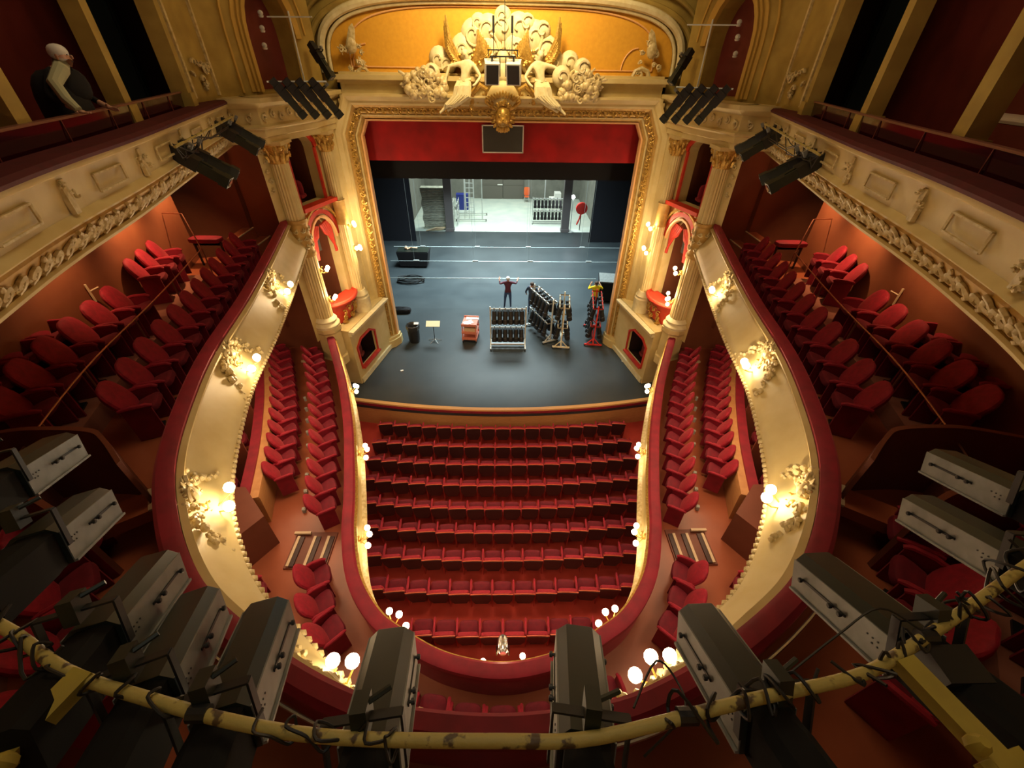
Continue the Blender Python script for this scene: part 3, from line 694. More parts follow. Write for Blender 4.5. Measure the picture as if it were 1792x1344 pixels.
    mb = MB(); c = UP(1.1, 6.55, -.55); mb.sbox(c + Z * .25, (.4, .14, .5), .6); mb.sbox(c + Z * .05, (.42, .4, .12), .5)
    tag(mb.build('box_chair', VELVETD), 'dark red chair inside the tall upper box on the %s' % sd, 'chair')
    # panel between the boxes
    mb = MB(); scrollwork(mb, UP(1.1, 6.28, .02), UP.U, Z, UP.N, 1.1, .16, 11, 4, .014)
    leafrow(mb, UP(-.35, 7.0, .02), UP(-.35, 8.2, .02), UP.U, UP.N, .2, .2, 2)
    tag(mb.build('wall_ornament', CREAMO), 'small carved scrolls on the cream wall below the tall %s box' % sd, 'ornament')
    # columns
    c1 = UP(.02, 0, .12)
    t = thing('fluted_column', 'thick fluted cream column with gilt capital, nearest the seats on the %s' % sd, 'column', (c1.x, c1.y, 1.2))
    def cz(P): return [(r, z - 1.2) for r, z in P]
    column_parts(t, .3, 0, [('pedestal', CREAM, cz([(.44, 1.2), (.44, 1.5), (.40, 1.56), (.40, 2.5), (.46, 2.58), (.46, 2.72)]), 0, 8),
        ('base', WHITEP, cz([(.42, 2.72), (.44, 2.80), (.40, 2.86), (.35, 2.90), (.38, 2.97), (.33, 3.03), (.29, 3.08)]), 0, 20),
        ('lower_shaft', CREAM, cz([(.285, 3.08), (.275, 5.2)]), .09, 40), ('carved_drum', GOLDG, cz([(.31, 5.2), (.31, 5.28), (.28, 5.32), (.28, 6.15), (.31, 6.2), (.31, 6.28)]), 0, 20),
        ('upper_shaft', CREAM, cz([(.265, 6.28), (.245, 7.75)]), .09, 40)])
    capital(t, .24, 7.75 - 1.2)
    mb = MB(); 
    for k in range(9):
        a = 2 * pi * k / 9; R_ = Vector((cos(a), sin(a), 0)); T_ = Vector((-sin(a), cos(a), 0)); leafrow(mb, R_ * .29 + Z * 4.2, R_ * .29 + Z * 4.9, T_, R_, .2, .22, k)
    mb.build('drum_relief', CREAMO, t)
    c2 = UP(1.98, 0, .16)
    t = thing('fluted_column', 'slim fluted cream column with gilt capital beside the stage frame on the %s' % sd, 'column', (c2.x, c2.y, 2.35))
    def cz(P): return [(r, z - 2.35) for r, z in P]
    column_parts(t, .2, 0, [('base', WHITEP, cz([(.34, 2.35), (.34, 2.9), (.30, 2.95), (.32, 3.02), (.26, 3.1), (.24, 3.2)]), 0, 16),
        ('lower_shaft', CREAM, cz([(.20, 3.2), (.195, 5.6)]), .09, 32), ('carved_drum', GOLDG, cz([(.22, 5.6), (.20, 5.65), (.20, 6.3), (.22, 6.35)]), 0, 16),
        ('upper_shaft', CREAM, cz([(.19, 6.35), (.175, 7.75)]), .09, 32)])
    capital(t, .18, 7.75 - 2.35)
    # entablature block over the columns
    EP = [(7.4, 12.1), (6.45, 12.15), (6.05, 12.25), (5.42, 14.2), (5.28, 15.3), (5.2, 15.9)]
    path = []
    for i, p in enumerate(EP):
        a = Vector(EP[max(i - 1, 0)]); b = Vector(EP[min(i + 1, len(EP) - 1)]); d = (b - a).normalized(); q = Vector((-d.y, d.x))
        if q.x > 0.2 or (abs(q.x) <= .2 and q.y > 0): q = -q
        path.append((Vector((sx * p[0], p[1])), Vector((sx * q.x, q.y))))
    mb = MB(); mb.sweep(path, [(-.5, 8.26), (.06, 8.26), (.06, 8.40), (.10, 8.42), (.10, 8.56), (.16, 8.60), (.16, 8.64), (.06, 8.68), (.06, 9.02), (.14, 9.06), (.26, 9.14), (.26, 9.24), (-.5, 9.24)])
    struct('trim_entablature_' + sd, mb, CREAM, smooth=20)
    mb = MB()
    for i in (1, 2, 3):
        a, na = path[i]; b, nb = path[i + 1]
        U = Vector((b.x - a.x, b.y - a.y, 0)).normalized(); N = Vector((na.x + nb.x, na.y + nb.y, 0)).normalized()
        leafrow(mb, (a.x + na.x * .08, a.y + na.y * .08, 8.85), (b.x + nb.x * .08, b.y + nb.y * .08, 8.85), Z, N, .26, .26, i + 20)
    tag(mb.build('frieze_relief', CREAMO), 'carved foliage relief on the entablature above the %s columns' % sd, 'ornament')
    # plaster pier above with pointed-looking arched niche
    PU = Plane((6.75, 12.2), (5.5, 15.5), sx)
    H_ = archpoly(1.25, 2.85, 9.3, 10.4, 11.5, 12)
    mb = MB(); holed(mb, PU, -.1, 3.7, 9.2, 14.5, [H_], .5); struct('wall_pier_' + sd, mb, OLIVE, smooth=0)
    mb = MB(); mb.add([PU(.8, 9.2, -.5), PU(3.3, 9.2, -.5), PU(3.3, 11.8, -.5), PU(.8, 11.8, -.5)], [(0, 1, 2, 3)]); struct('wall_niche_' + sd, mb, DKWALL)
    mb = MB(); band(mb, PU, H_[2:] + [(1.25, 9.3)], .10, 0, .14); band(mb, PU, archpoly(1.14, 2.96, 9.3, 10.4, 11.62, 12)[2:] + [(1.14, 9.3)], .07, 0, .09); band(mb, PU, archpoly(1.06, 3.04, 9.3, 10.4, 11.7, 12)[2:] + [(1.06, 9.3)], .12, 0, .04)
    band(mb, PU, archpoly(.70, 3.3, 9.3, 10.5, 12.1, 12)[2:] + [(.70, 9.3)], .05, 0, .05)
    tag(mb.build('niche_arch', mat('niche_gilt_' + sd, (.52, .33, .07), .5)), 'round yellow arch moulding around the dark red niche on the %s' % sd, 'moulding')
    mb = MB(); Q = Plane((6.62, 10.75), (6.72, 12.2), sx)
    mb.add([Q(0, 9.2), Q(1.46, 9.2), Q(1.46, 14.5), Q(0, 14.5), Q(0, 9.2, -.2), Q(1.46, 9.2, -.2), Q(1.46, 14.5, -.2), Q(0, 14.5, -.2)], [(0, 1, 2, 3), (0, 4, 7, 3), (4, 5, 6, 7)]); struct('wall_plaster_' + sd, mb, OLIVE)
    mb = MB(); scrollwork(mb, Q(.75, 9.75, .02), Q.U, Z, Q.N, .8, .7, 31, 8, .03)
    mb.bar(Q(.2, 9.3, .03), Q(.2, 13, .03), .06); mb.bar(Q(1.3, 9.3, .03), Q(1.3, 13, .03), .06)
    tag(mb.build('wall_ornament', CREAMO), 'plaster foliage and ribs on the ochre wall beside the %s niche' % sd, 'ornament')
# ------------------------------------------------------------------ seats
ORD = ['first', 'second', 'third', 'fourth', 'fifth', 'sixth', 'seventh', 'eighth', 'ninth', 'tenth', 'eleventh', 'twelfth', 'thirteenth', 'fourteenth', 'fifteenth', 'sixteenth', 'seventeenth', 'eighteenth', 'nineteenth', 'twentieth', 'twenty-first']
def RX(a): return Matrix.Rotation(a, 3, 'X')
def make_stalls():                                        # faces +Y
    t = thing('stalls_chair', 'red velvet stalls seat', 'theatre seat')
    mb = MB(); mb.sbox((0, .02, .46), (.45, .42, .12), .35, RX(radians(30))); mb.build('seat_cushion', VELVETS, t)
    R_ = RX(radians(7))
    mb = MB(); mb.sbox((0, -.19, .66), (.46, .10, .46), .3, R_); mb.build('backrest', VELVET, t)
    mb = MB(); vs = []
    pts = [(-.235, .90), (.235, .90), (.235, .56), (.15, .30), (-.15, .30), (-.235, .56)]
    f = [R_ @ Vector((x, -.035, z - .66)) + Vector((0, -.215, .66)) for x, z in pts]; g = [R_ @ Vector((x, -.06, z - .66)) + Vector((0, -.215, .66)) for x, z in pts]
    mb.add(f + g, [tuple(range(6)), tuple(range(11, 5, -1))] + [(i, (i + 1) % 6, 6 + (i + 1) % 6, 6 + i) for i in range(6)]); mb.build('back_panel', DARKWOOD, t)
    mb = MB(); mb.tube([R_ @ Vector((x, -.045, .90 - .66 + .02 * (1 - (x / .25) ** 2))) + Vector((0, -.21, .66)) for x in (-.25, -.15, 0, .15, .25)], .013, 6); mb.build('top_trim', SEATTRIM, t)
    for sx in (-1, 1):
        mb = MB(); mb.sbox((sx * .262, .02, .62), (.055, .40, .06), .5, None, 8, 6); mb.build('armrest', VELVET, t)
        mb = MB(); mb.box((sx * .262, -.02, .3), (.03, .30, .6)); mb.build('side_support', CARPET, t)
    return t
def make_tub():                                           # balcony armchair with a rounded oval back, faces +Y
    t = thing('balcony_chair', 'red velvet balcony seat', 'theatre seat')
    mb = MB(); mb.sbox((0, .06, .45), (.44, .38, .12), .5, RX(radians(18))); mb.build('seat_cushion', VELVETS, t)
    mb = MB(); mb.sbox((0, -.20, .68), (.52, .12, .60), .75, RX(radians(24)), 16, 10); mb.build('backrest', VELVET, t)
    mb = MB(); mb.sbox((0, -.228, .655), (.47, .11, .54), .75, RX(radians(24)), 16, 10); mb.build('back_shell', VELVETD, t)
    for sx in (-1, 1):
        mb = MB(); mb.tube([(sx * .25, -.20, .60), (sx * .268, -.05, .625), (sx * .264, .14, .62), (sx * .25, .20, .59)], [.03, .034, .034, .025], 8); mb.build('armrest', VELVET, t)
        mb = MB(); mb.box((sx * .25, .0, .31), (.03, .36, .60)); mb.build('side_support', VELVETD, t)
    mb = MB(); mb.box((0, -.02, .2), (.08, .12, .40)); mb.box((0, -.02, .015), (.22, .22, .03)); mb.build('pedestal', BLACK, t)
    return t
STALL = Maker(make_stalls); TUB = Maker(make_tub)
ROWS = [(10.75, -.25, 17), (9.85, -.19, 17), (9.05, -.13, 17), (8.22, -.06, 17), (7.38, 0, 16), (6.60, .05, 15), (5.80, .11, 14), (4.95, .17, 13), (4.02, .23, 8)]
for r, (y, zt, n) in enumerate(ROWS):
    zf = -1.1 + (12.2 - y) * .55 / 14.2
    for i in range(n):
        u = i - (n - 1) / 2; x = u * .522
        yy = y + .014 * x * x
        STALL.put((x, yy, zf), atan2(x * .028, 1) * -1, 'stalls seat, %s from the left in the %s row from the stage' % (ORD[i], ORD[r]), 'red velvet stalls seats in curved rows')
def face(n, turn=0.0, side=-1):                            # rotation so that the chair's +Y points along -n, turned towards the stage
    return atan2(-n.y, -n.x) - pi / 2 - side * turn
def rowtubs(path, side, off, z, y_start, step, cnt, name, turn=.18, group=None, skip=()):
    sd = 'left' if side < 0 else 'right'
    for i, (p, n) in enumerate(walk(path, 0, side, y_start, step, cnt, off)):
        if i in skip: continue
        TUB.put((p.x, p.y, z), face(n, turn, side), name % (ORD[i], sd), group)
G1 = 'velvet seats of the lower balcony'; G2 = 'velvet seats of the upper balcony'
for sd in (-1, 1):
    rowtubs(R1, sd, .74, 1.5, 11.9, .545, 13, 'lower balcony rail-side seat, %s back from the stage on the %s', .25, G1)
    rowtubs(R1, sd, 1.70, 1.62, 11.9, .515, 12, 'lower balcony wall-side seat, %s back from the stage on the %s', .25, G1)
    rowtubs(R1, sd, .78, 1.5, 4.15, .56, 3, 'lower balcony seat past the little steps, %s from them on the %s', .1, G1)
    rowtubs(R1, sd, 1.9, 1.62, 3.75, .56, 2, 'lower balcony outer corner seat, %s behind the brown partition on the %s', .1, G1)
    rowtubs(R2, sd, .93, 5.4, 11.3, .60, 12, 'upper balcony front row seat, %s back from the stage on the %s', .15, G2)
    rowtubs(R2, sd, 1.05, 5.4, 2.55, .60, 4, 'upper balcony corner seat past the curved partition, %s from it, %s side', .1, G2)
    rowtubs(R2, sd, 1.95, 5.72, 2.1, .62, 4, 'upper balcony raised corner seat past the curved partition, %s from it, %s side', .1, G2)
    rowtubs(R2, sd, 2.22, 5.72, 9.75, .56, 3, 'upper balcony wall seat in the isolated trio, %s from the stage, %s side', .2, G2)
    rowtubs(R2, sd, 1.98, 5.72, 7.3, .60, 6, 'upper balcony raised seat behind the brass rail, %s from the trio, %s side', .12, G2)
    rowtubs(R2, sd, 2.5, 5.95, 5.9, .62, 3, 'upper balcony seat against the wall, %s from the trio, rearmost line, %s side', .12, G2)
for i in range(7):                                         # back row of the lower balcony, under the upper front
    x = (i - 3) * .56; y = 1.80 + .13 * x * x
    TUB.put((x, y, 1.5), x * .12, 'seat of the short back row below the broad rail, %s from the left' % ORD[i], 'seats of the short back row')

# ------------------------------------------------------------------ balcony joinery
for sx, sd in ((-1, 'left'), (1, 'right')):
    P = part_of(R1, 6.15, 12.2, sx)
    t = thing('box_partition_wall', 'low wood wall with velvet top separating the seats from the boxes, %s balcony' % sd, 'partition')
    mb = MB(); mb.sweep(P, [(2.04, 1.5), (2.00, 2.36), (2.02, 2.42), (2.20, 2.42), (2.20, 1.5)]); mb.build('wood_face', WOODPANEL, t)
    mb = MB(); mb.sweep(P, [(2.20, 2.36), (2.20, 2.48), (2.42, 2.48), (2.42, 2.36)]); mb.build('velvet_top', VELVETD, t)
    pts = [(p, n) for p, n in P]; 
    mb = MB(); mb.prism([(sx * u_, v_) for u_, v_ in ((5.72, 5.95), (4.98, 5.20), (5.38, 4.60), (6.7, 4.6), (6.7, 5.95))], 1.5, 2.5)
    o = mb.build('brown_partition', BROWNP); tag(o, 'plain brown boxed partition at the end of the wall-side seats, %s lower balcony' % sd, 'partition')
    for i, (p, n) in enumerate(walk(R1, 0, sx, 10.9, 1.7, 4)):   # dividers and seats of the boxes behind
        a = p + n * 2.42; b = p + n * 3.4
        mb = MB(); mb.bar((a.x, a.y, 2.2), (b.x, b.y, 2.2), .05, 1.4); tag(mb.build('box_divider', BROWNP), 'brown divider between boxes, %s from the stage in the %s lower balcony' % (ORD[i], sd), 'partition')
        for k in (0, 1):
            q = p + n * 2.95; tq = Vector((n.y, -n.x)) * (.45 + .55 * k) * (1 if sx < 0 else -1)
            TUB.put((q.x + tq.x, q.y + tq.y, 1.6), face(n, .1, sx), 'seat inside the %s box from the stage, %s lower balcony, %s of two' % (ORD[i], sd, ('nearer', 'farther')[k]), 'seats inside the side boxes')
    # step lights along the wall-side row
    for i, (p, n) in enumerate(walk(R1, 0, sx, 10.1, .545, 9, 1.32)):
        mb = MB(); mb.box((0, 0, .05), (.10, .07, .10)); mb.box((0, -.01, .11), (.08, .06, .02)); o = mb.build('step_light', GREYBOX, loc=(p.x, p.y, 1.5)); o.rotation_euler.z = face(n)
        tag(o, 'small grey floor box, %s from the stage beside the wall-side seats, %s' % (ORD[i], sd), 'step light', 'grey floor boxes in the lower balcony')
    # little steps
    t = thing('aisle_steps', 'little aisle steps with pale edges behind the rail-side row, %s lower balcony' % sd, 'steps', (sx * 4.2, 4.95, 1.5))
    mb = MB(); mb.box((0, .05, .02), (.9, .85, .04)); mb.build('sunken_floor', BROWNP, t)
    for x in (-.36, 0, .3):
        mb = MB(); mb.box((x * -sx, 0, .07), (.06, .70, .05)); mb.build('pale_edge', STEPE, t)
        mb = MB(); mb.box((x * -sx + .07 * -sx, 0, .055), (.10, .70, .04)); mb.build('dark_riser', DARKWOOD, t)
    mb = MB(); mb.box((.3 * sx, .42, .10), (.36, .06, .05)); mb.build('pale_edge', STEPE, t)
    mb = MB(); mb.box((sx * 6.75, 12.15, 1.56), (.7, .08, .06)); tag(mb.build('sill_edge', STEPE), 'pale sill strip at the stage end of the %s lower balcony aisle' % sd, 'step edge')
    # upper balcony steps, bench and lectern-like bench at the stage end
    t = thing('balcony_steps', 'orange wood steps with pale edges at the stage end, %s upper balcony' % sd, 'steps', (sx * 7.2, 12.2, 5.4))
    for k in range(3):
        mb = MB(); mb.box((sx * (-.35 + .35 * k), .25 - .1 * k, .12 + .14 * k - .1), (.34, .9, .24 + .28 * k - .2)); mb.build('step', PARQ, t)
        mb = MB(); mb.box((sx * (-.5 + .35 * k), .25 - .1 * k, .06 + .28 * k - .0), (.04, .9, .02)); mb.build('pale_edge', STEPE, t)
    t = thing('padded_bench', 'small dark red padded bench on legs at the far end of the %s raised tier' % sd, 'bench', (sx * 8.0, 11.35, 5.4))
    mb = MB(); mb.sbox((0, 0, .72), (.85, .32, .14), .4); mb.build('pad', VELVETD, t)
    for x in (-.35, .35):
        mb = MB(); mb.bar((x, 0, 0), (x, 0, .66), .04); mb.build('leg', BLACK, t)
    # brass rail on the raised tier
    P = [(p + n * 1.60) for p, n in part_of(R2, 3.3, 10.6, sx)]
    if sx > 0: P = P[::-1]
    t = thing('brass_handrail', 'long thin brass handrail along the raised tier of the %s upper balcony' % sd, 'handrail', (P[0].x, P[0].y, 5.4))
    O_ = Vector((P[0].x, P[0].y, 5.4))
    mb = MB(); mb.M = Matrix.Translation(-O_); mb.tube([(P[0].x + sx * .1, P[0].y, 5.4)] * 0 + [(p.x, p.y, 6.35) for p in P], .012, 6); mb.build('rail', BRASS, t)
    L_ = len(P); last = 0
    for k in range(6):
        p = P[int((L_ - 1) * k / 5)]; mb = MB(); mb.M = Matrix.Translation(-O_); mb.tube([(p.x, p.y, 5.4), (p.x, p.y, 6.35)], .016, 6); mb.build('post', BRASS, t)
    mb = MB(); mb.M = Matrix.Translation(-O_); p = P[0]; mb.tube([(p.x, p.y, 6.35), (p.x + sx * .75, p.y + .9, 6.9), (p.x + sx * 1.3, p.y + .95, 6.9)], .014, 6); mb.build('rail_extension', BRASS, t)
    # curved brown partitions at the back corners
    for k, (PP, lab) in enumerate((([(6.5, 3.3), (5.81, 3.53), (5.41, 3.58), (4.86, 3.55), (4.59, 3.41), (4.15, 3.05)], 'long curved brown partition behind the raised seats, %s upper balcony'), ([(5.9, 2.45), (5.0, 2.62), (4.70, 2.60), (4.35, 2.45)], 'second curved brown partition nearer the lanterns, %s upper balcony'))):
        path = [(Vector((sx * p.x, p.y)), Vector((0, 1))) for p in catmull([(u_, v_) for u_, v_ in PP], 5)]
        mb = MB(); mb.sweep(path, [(0, 5.4), (0, 6.60), (.06, 6.60), (.06, 5.4)]); o = mb.build('curved_partition', BROWNP)
        tag(o, lab % sd, 'partition')
    for (x, y, lab) in ((8.62, 7.9, 'small brass door handle on the red wall of the %s upper balcony'),):
        a, n = at_y(R2, 7.7, sx); q = a + n * 2.55
        mb = MB(); mb.tube([(0, 0, 0), (0, 0, .34)], .02, 6); mb.tube([(0, 0, .2), (sx * -.1, .12, .24)], .015, 6)
        tag(mb.build('door_handle', STEPE, loc=(q.x, q.y, 6.4)), lab % sd, 'handle')

# ------------------------------------------------------------------ wall lamps (sconces)
def sconce(name, label, loc, N, U, n_globes, spread, power, drop=.0, ornament=None, r=.055, out=.18, group=None, tilt=0.0):
    t = thing(name, label, 'wall lamp', loc, 0, group)
    Z = Vector((0, 0, 1)); N = Vector(N).normalized(); U = Vector(U).normalized()
    mb = MB(); mb.ball((0, 0, 0), (.06, .06, .09), 10, 7); scrollwork(mb, N * .02, U, Z, N, .22, .28, n_globes, 2, .011); mb.build('backplate', GOLD, t)
    cs = []
    for i in range(n_globes):
        f = (i - (n_globes - 1) / 2); c = N * (out + .05 * (1 if i % 2 else 0)) + U * f * spread + Z * (drop * abs(f) * -1 + .07 * (1 if i % 2 else 0) + tilt * f); cs.append(c)
        mb = MB(); mb.tube([Vector((0, 0, -.02)), N * out * .4 + U * f * spread * .3 - Z * .10, N * out * .8 + U * f * spread * .85 - Z * .07, c - Z * (r + .03)], .010, 6)
        mb.lathe([(.012, -.03), (.035, -.01), (.03, 0)], c - Z * r, 8); am = mb.build('arm', GOLD, t)
        mb = MB(); mb.ball(c, (r, r, r * 1.1), 12, 8); mb.build('globe', GLOBE, am)
    m = sum(cs, Vector()) / len(cs)
    l = bpy.data.lights.new('lamp_light', 'POINT'); l.energy = power; l.color = (1.0, 0.72, 0.42); l.shadow_soft_size = .05
    o = bpy.data.objects.new('lamp_light', l); COL.objects.link(o); o.parent = t; o.location = m + N * (.10) + Z * .02
    return t
nm = ['nearest the stage', 'second from the stage', 'third from the stage', 'nearest the back']
for sx, sd in ((-1, 'left'), (1, 'right')):
    for i, (x, y, k) in enumerate(((4.62, 10.05, 3), (3.76, 7.45, 3), (3.03, 5.0, 3), (1.90, 3.22, 3))):
        p, n = at_y(R1, y, sx); N = (-n.x, -n.y, 0); U = (n.y, -n.x, 0)
        sconce('balcony_sconce', 'three-globe gilt lamp on the lower balcony front, %s, %s side' % (nm[i], sd), (p.x - n.x * .02, p.y - n.y * .02, 1.95), N, U, k, .22 if i else .16, 30, group='gilt lamps on the lower balcony front', r=.062)
    for i, (y, k) in enumerate(((9.1, 2), (6.05, 2), (3.05, 2), (1.20, 3))):
        p, n = at_y(R2, y, sx); N = Vector((-n.x, -n.y, 0)); U = Vector((n.y, -n.x, 0)); base = Vector((p.x, p.y, 5.72 if i < 3 else 5.66)) + N * (.10 if i < 3 else .04)
        t = sconce('balcony_sconce', '%s lamp with plaster scrolls on the upper balcony front, %s, %s side' % (('two-globe', 'two-globe', 'two-globe', 'three-globe')[i], nm[i], sd), base, N, U, k, .24 if k == 2 else .20, 24, group='scrollwork lamps on the upper balcony front', r=.065, out=.26 if i < 3 else .18, drop=0)
        mb = MB(); V2 = Vector((0, 0, 1)); q = N * -.04
        scrollwork(mb, q + V2 * .1, U, V2, (N + V2 * .3).normalized(), .85 if i else .65, .72, 40 + i, 11, .027)
        for s2 in (-1, 1):
            gp = [Vector((0, 0, 0)) + U * s2 * (.30 + .05 * j) + V2 * (.38 - .085 * j) + N * (-.10 + .035 * j) for j in range(8)]
            garland(mb, gp[::1], U, V2, N, .075, i * 3 + s2)
        mb.ball(V2 * .30 + N * -.02, (.10, .08, .12), 10, 7)
        for k2 in range(7): leaf(mb, V2 * .32 + N * -.03, U * (k2 - 3) * .3 + V2 * .6, N, .22, .07, .02)
        mb.build('plaster_cartouche', CREAMO, t)
# centre spotlight with two globes on the lower balcony front
p, n = at_y(R1, 2.5, 1)
t = sconce('balcony_sconce', 'pair of globes either side of a chrome projector at the centre of the lower balcony', (0, 2.48, 2.15), (0, 1, 0), (1, 0, 0), 2, .66, 20, r=.05, out=.12)
t = thing('projector_lamp', 'small chrome cylindrical lamp between two globes at the centre of the lower balcony rail', 'lamp', (0, 2.62, 2.42))
mb = MB(); mb.lathe([(.05, 0), (.085, .05), (.085, .26), (.07, .30), (.05, .30)], (0, 0, 0), 14, ax=(0, 1, -.35)); mb.build('housing', CHROME, t)
mb = MB(); mb.bar((-.1, .02, -.1), (-.1, .1, .05), .02); mb.bar((.1, .02, -.1), (.1, .1, .05), .02); mb.build('yoke', BLACK, t)
for sx, sd in ((-1, 'left'), (1, 'right')):               # lamps on the proscenium columns
    UPn = Plane((6.2, 12.72), (5.45, 14.92), sx)
    for (s_, z, k, o_, lab, pw) in ((1.98, 4.75, 3, .42, 'low lamp with three globes on the slim column, %s of the stage', 60), (1.98, 5.55, 2, .40, 'high lamp with two globes on the slim column, %s of the stage', 45),
                                (.02, 3.65, 4, .46, 'low lamp with four globes on the thick column, %s of the stage', 60), (.02, 4.65, 2, .44, 'high lamp with two globes on the thick column, %s of the stage', 40)):
        v = UPn(s_, z, o_); dirn = (UPn.N * .6 + UPn.U * (.5 if s_ < 1 else .1)).normalized(); tn = Vector((dirn.y, -dirn.x, 0))
        base = UPn(s_, z, .14) + dirn * (.26 if s_ < 1 else .20)
        sconce('column_sconce', lab % sd, base, dirn, tn, k, .13, pw, r=.062, group='gilt lamps on the columns', tilt=.05)
# ------------------------------------------------------------------ figures
def figure_mesh(name, J, E_, R_, mats, rule, parent=None, root='pelvis', sub=2):
    idx = {k: i for i, k in enumerate(J)}
    me = bpy.data.meshes.new(name); me.from_pydata([tuple(J[k]) for k in J], [(idx[a], idx[b]) for a, b in E_], [])
    o = bpy.data.objects.new(name, me); COL.objects.link(o)
    md = o.modifiers.new('skin', 'SKIN'); md.use_smooth_shade = True
    for k, i in idx.items():
        r = R_[k]; me.skin_vertices[0].data[i].radius = r if isinstance(r, tuple) else (r, r)
        me.skin_vertices[0].data[i].use_root = (k == root)
    sb = o.modifiers.new('sub', 'SUBSURF'); sb.levels = sub; sb.render_levels = sub
    dg = bpy.context.evaluated_depsgraph_get(); dg.update(); ev = bpy.data.meshes.new_from_object(o.evaluated_get(dg))
    o.modifiers.clear(); o.data = ev; bpy.data.meshes.remove(me)
    ev.materials.clear()
    for m in mats: ev.materials.append(m)
    ev.polygons.foreach_set('material_index', [rule(p.center) for p in ev.polygons]); ev.polygons.foreach_set('use_smooth', [True] * len(ev.polygons))
    if parent is not None: o.parent = parent
    return o
BODY_E = [('pelvis', 'waist'), ('waist', 'chest'), ('chest', 'neck'), ('neck', 'head'), ('head', 'crown')]
for s in 'LR':
    BODY_E += [('pelvis', 'hip' + s), ('hip' + s, 'knee' + s), ('knee' + s, 'ankle' + s), ('ankle' + s, 'toe' + s), ('chest', 'sh' + s), ('sh' + s, 'el' + s), ('el' + s, 'wr' + s), ('wr' + s, 'palm' + s)]
BODY_R = dict(pelvis=(.155, .115), waist=(.14, .10), chest=(.165, .115), neck=.055, head=.085, crown=.075)
for s in 'LR': BODY_R.update({'hip' + s: .095, 'knee' + s: .06, 'ankle' + s: .042, 'toe' + s: (.045, .03), 'sh' + s: .065, 'el' + s: .045, 'wr' + s: .03, 'palm' + s: (.038, .02)})
def body_joints(arms, lean=0.0, legs=None, H=1.75):
    k = H / 1.75
    J = dict(pelvis=(0, 0, .95), waist=(0, lean * .15, 1.10), chest=(0, lean * .35, 1.36), neck=(0, lean * .5, 1.50), head=(0, lean * .6 + .02, 1.60), crown=(0, lean * .62, 1.69))
    for s, q in (('L', -1), ('R', 1)):
        lx = (legs or {}).get(s, .0)
        J['hip' + s] = (q * .10, 0, .88); J['knee' + s] = (q * (.12 + lx * .5), .03, .50); J['ankle' + s] = (q * (.13 + lx), -.02, .09); J['toe' + s] = (q * (.15 + lx), .14, .05)
        J['sh' + s] = (q * .19, lean * .4, 1.43); J['el' + s], J['wr' + s], J['palm' + s] = arms[s]
    return {a: Vector(b) * k for a, b in J.items()}
def person(label, loc, rz, arms, top, bottom, hair, cat='person', lean=0.0, legs=None, H=1.75, bald=False, gloves=None):
    t = thing('person', label, cat, loc, rz)
    J = body_joints(arms, lean, legs, H); E_ = list(BODY_E); R_ = dict(BODY_R)
    for s, q in (('L', -1), ('R', 1)):                     # five separate fingers rooted in the palm
        w_ = J['wr' + s]; p = J['palm' + s]; d = (p - w_).normalized(); side = d.cross(Vector((0, 1, 0)))
        if side.length < .2: side = d.cross(Vector((0, 0, 1)))
        side.normalize(); up = side.cross(d)
        for f in range(5):
            if f == 0: a = w_ + d * .03 + side * .035; b = a + (d * .6 + side * .8).normalized() * .05; r0 = .010
            else: a = p + side * (.03 - .02 * f + .005); b = a + d * (.055, .07, .065, .05)[f - 1] + up * .02; r0 = .0085
            J['f%s%d' % (s, f)] = a; J['g%s%d' % (s, f)] = b; R_['f%s%d' % (s, f)] = r0 * 1.1; R_['g%s%d' % (s, f)] = r0
            E_ += [('palm' + s if f else 'wr' + s, 'f%s%d' % (s, f)), ('f%s%d' % (s, f), 'g%s%d' % (s, f))]
    wr = [J['wrL'], J['wrR']]; k = H / 1.75
    def rule(c):
        if c.z > 1.50 * k and abs(c.x) < .13 and (c - J['head']).length < .2: return 0
        if min((c - wr[0]).length, (c - wr[1]).length) < .10 or min((c - J['palmL']).length, (c - J['palmR']).length) < .11: return 0
        if c.z < .10 * k: return 3
        return 1 if c.z > .93 * k or (abs(c.x) > .2 and c.z > .6) else 2
    figure_mesh('body', J, E_, R_, [SKIN, top, bottom, BLACK], rule, t)
    h = J['head']; mb = MB(); mb.sbox(h + Vector((0, -.025, .045)), (.19, .20, .17), .9, None, 14, 9); mb.build('hair', hair, t)
    mb = MB(); mb.sbox(h + Vector((0, .105, -.0)), (.028, .04, .045), .9, None, 8, 5)
    for q in (-1, 1): mb.sbox(h + Vector((q * .092, .0, .0)), (.02, .04, .06), .9, None, 8, 5)
    mb.cur = 1
    for q in (-1, 1): mb.sbox(h + Vector((q * .033, .088, .022)), (.022, .012, .012), 1, None, 8, 5)
    mb.sbox(h + Vector((0, .092, -.045)), (.05, .012, .012), 1, None, 8, 5)
    mb.build('face', [SKIN, DARKT], t)
    return t
UPARM = {'L': ((-.38, .05, 1.38), (-.36, .28, 1.42), (-.36, .36, 1.43)), 'R': ((.38, .05, 1.38), (.36, .28, 1.42), (.36, .36, 1.43))}
person('grey-haired person in maroon sweater and jeans, seen from behind, arms raised to the hanging bar', (.25, 19.05, 0), 0.0,
       {'L': ((-.40, .02, 1.34), (-.42, .16, 1.52), (-.42, .20, 1.58)), 'R': ((.40, .02, 1.36), (.48, .18, 1.48), (.49, .22, 1.54))}, MAROON, JEANS, HAIRW, legs={'L': .04, 'R': .02})
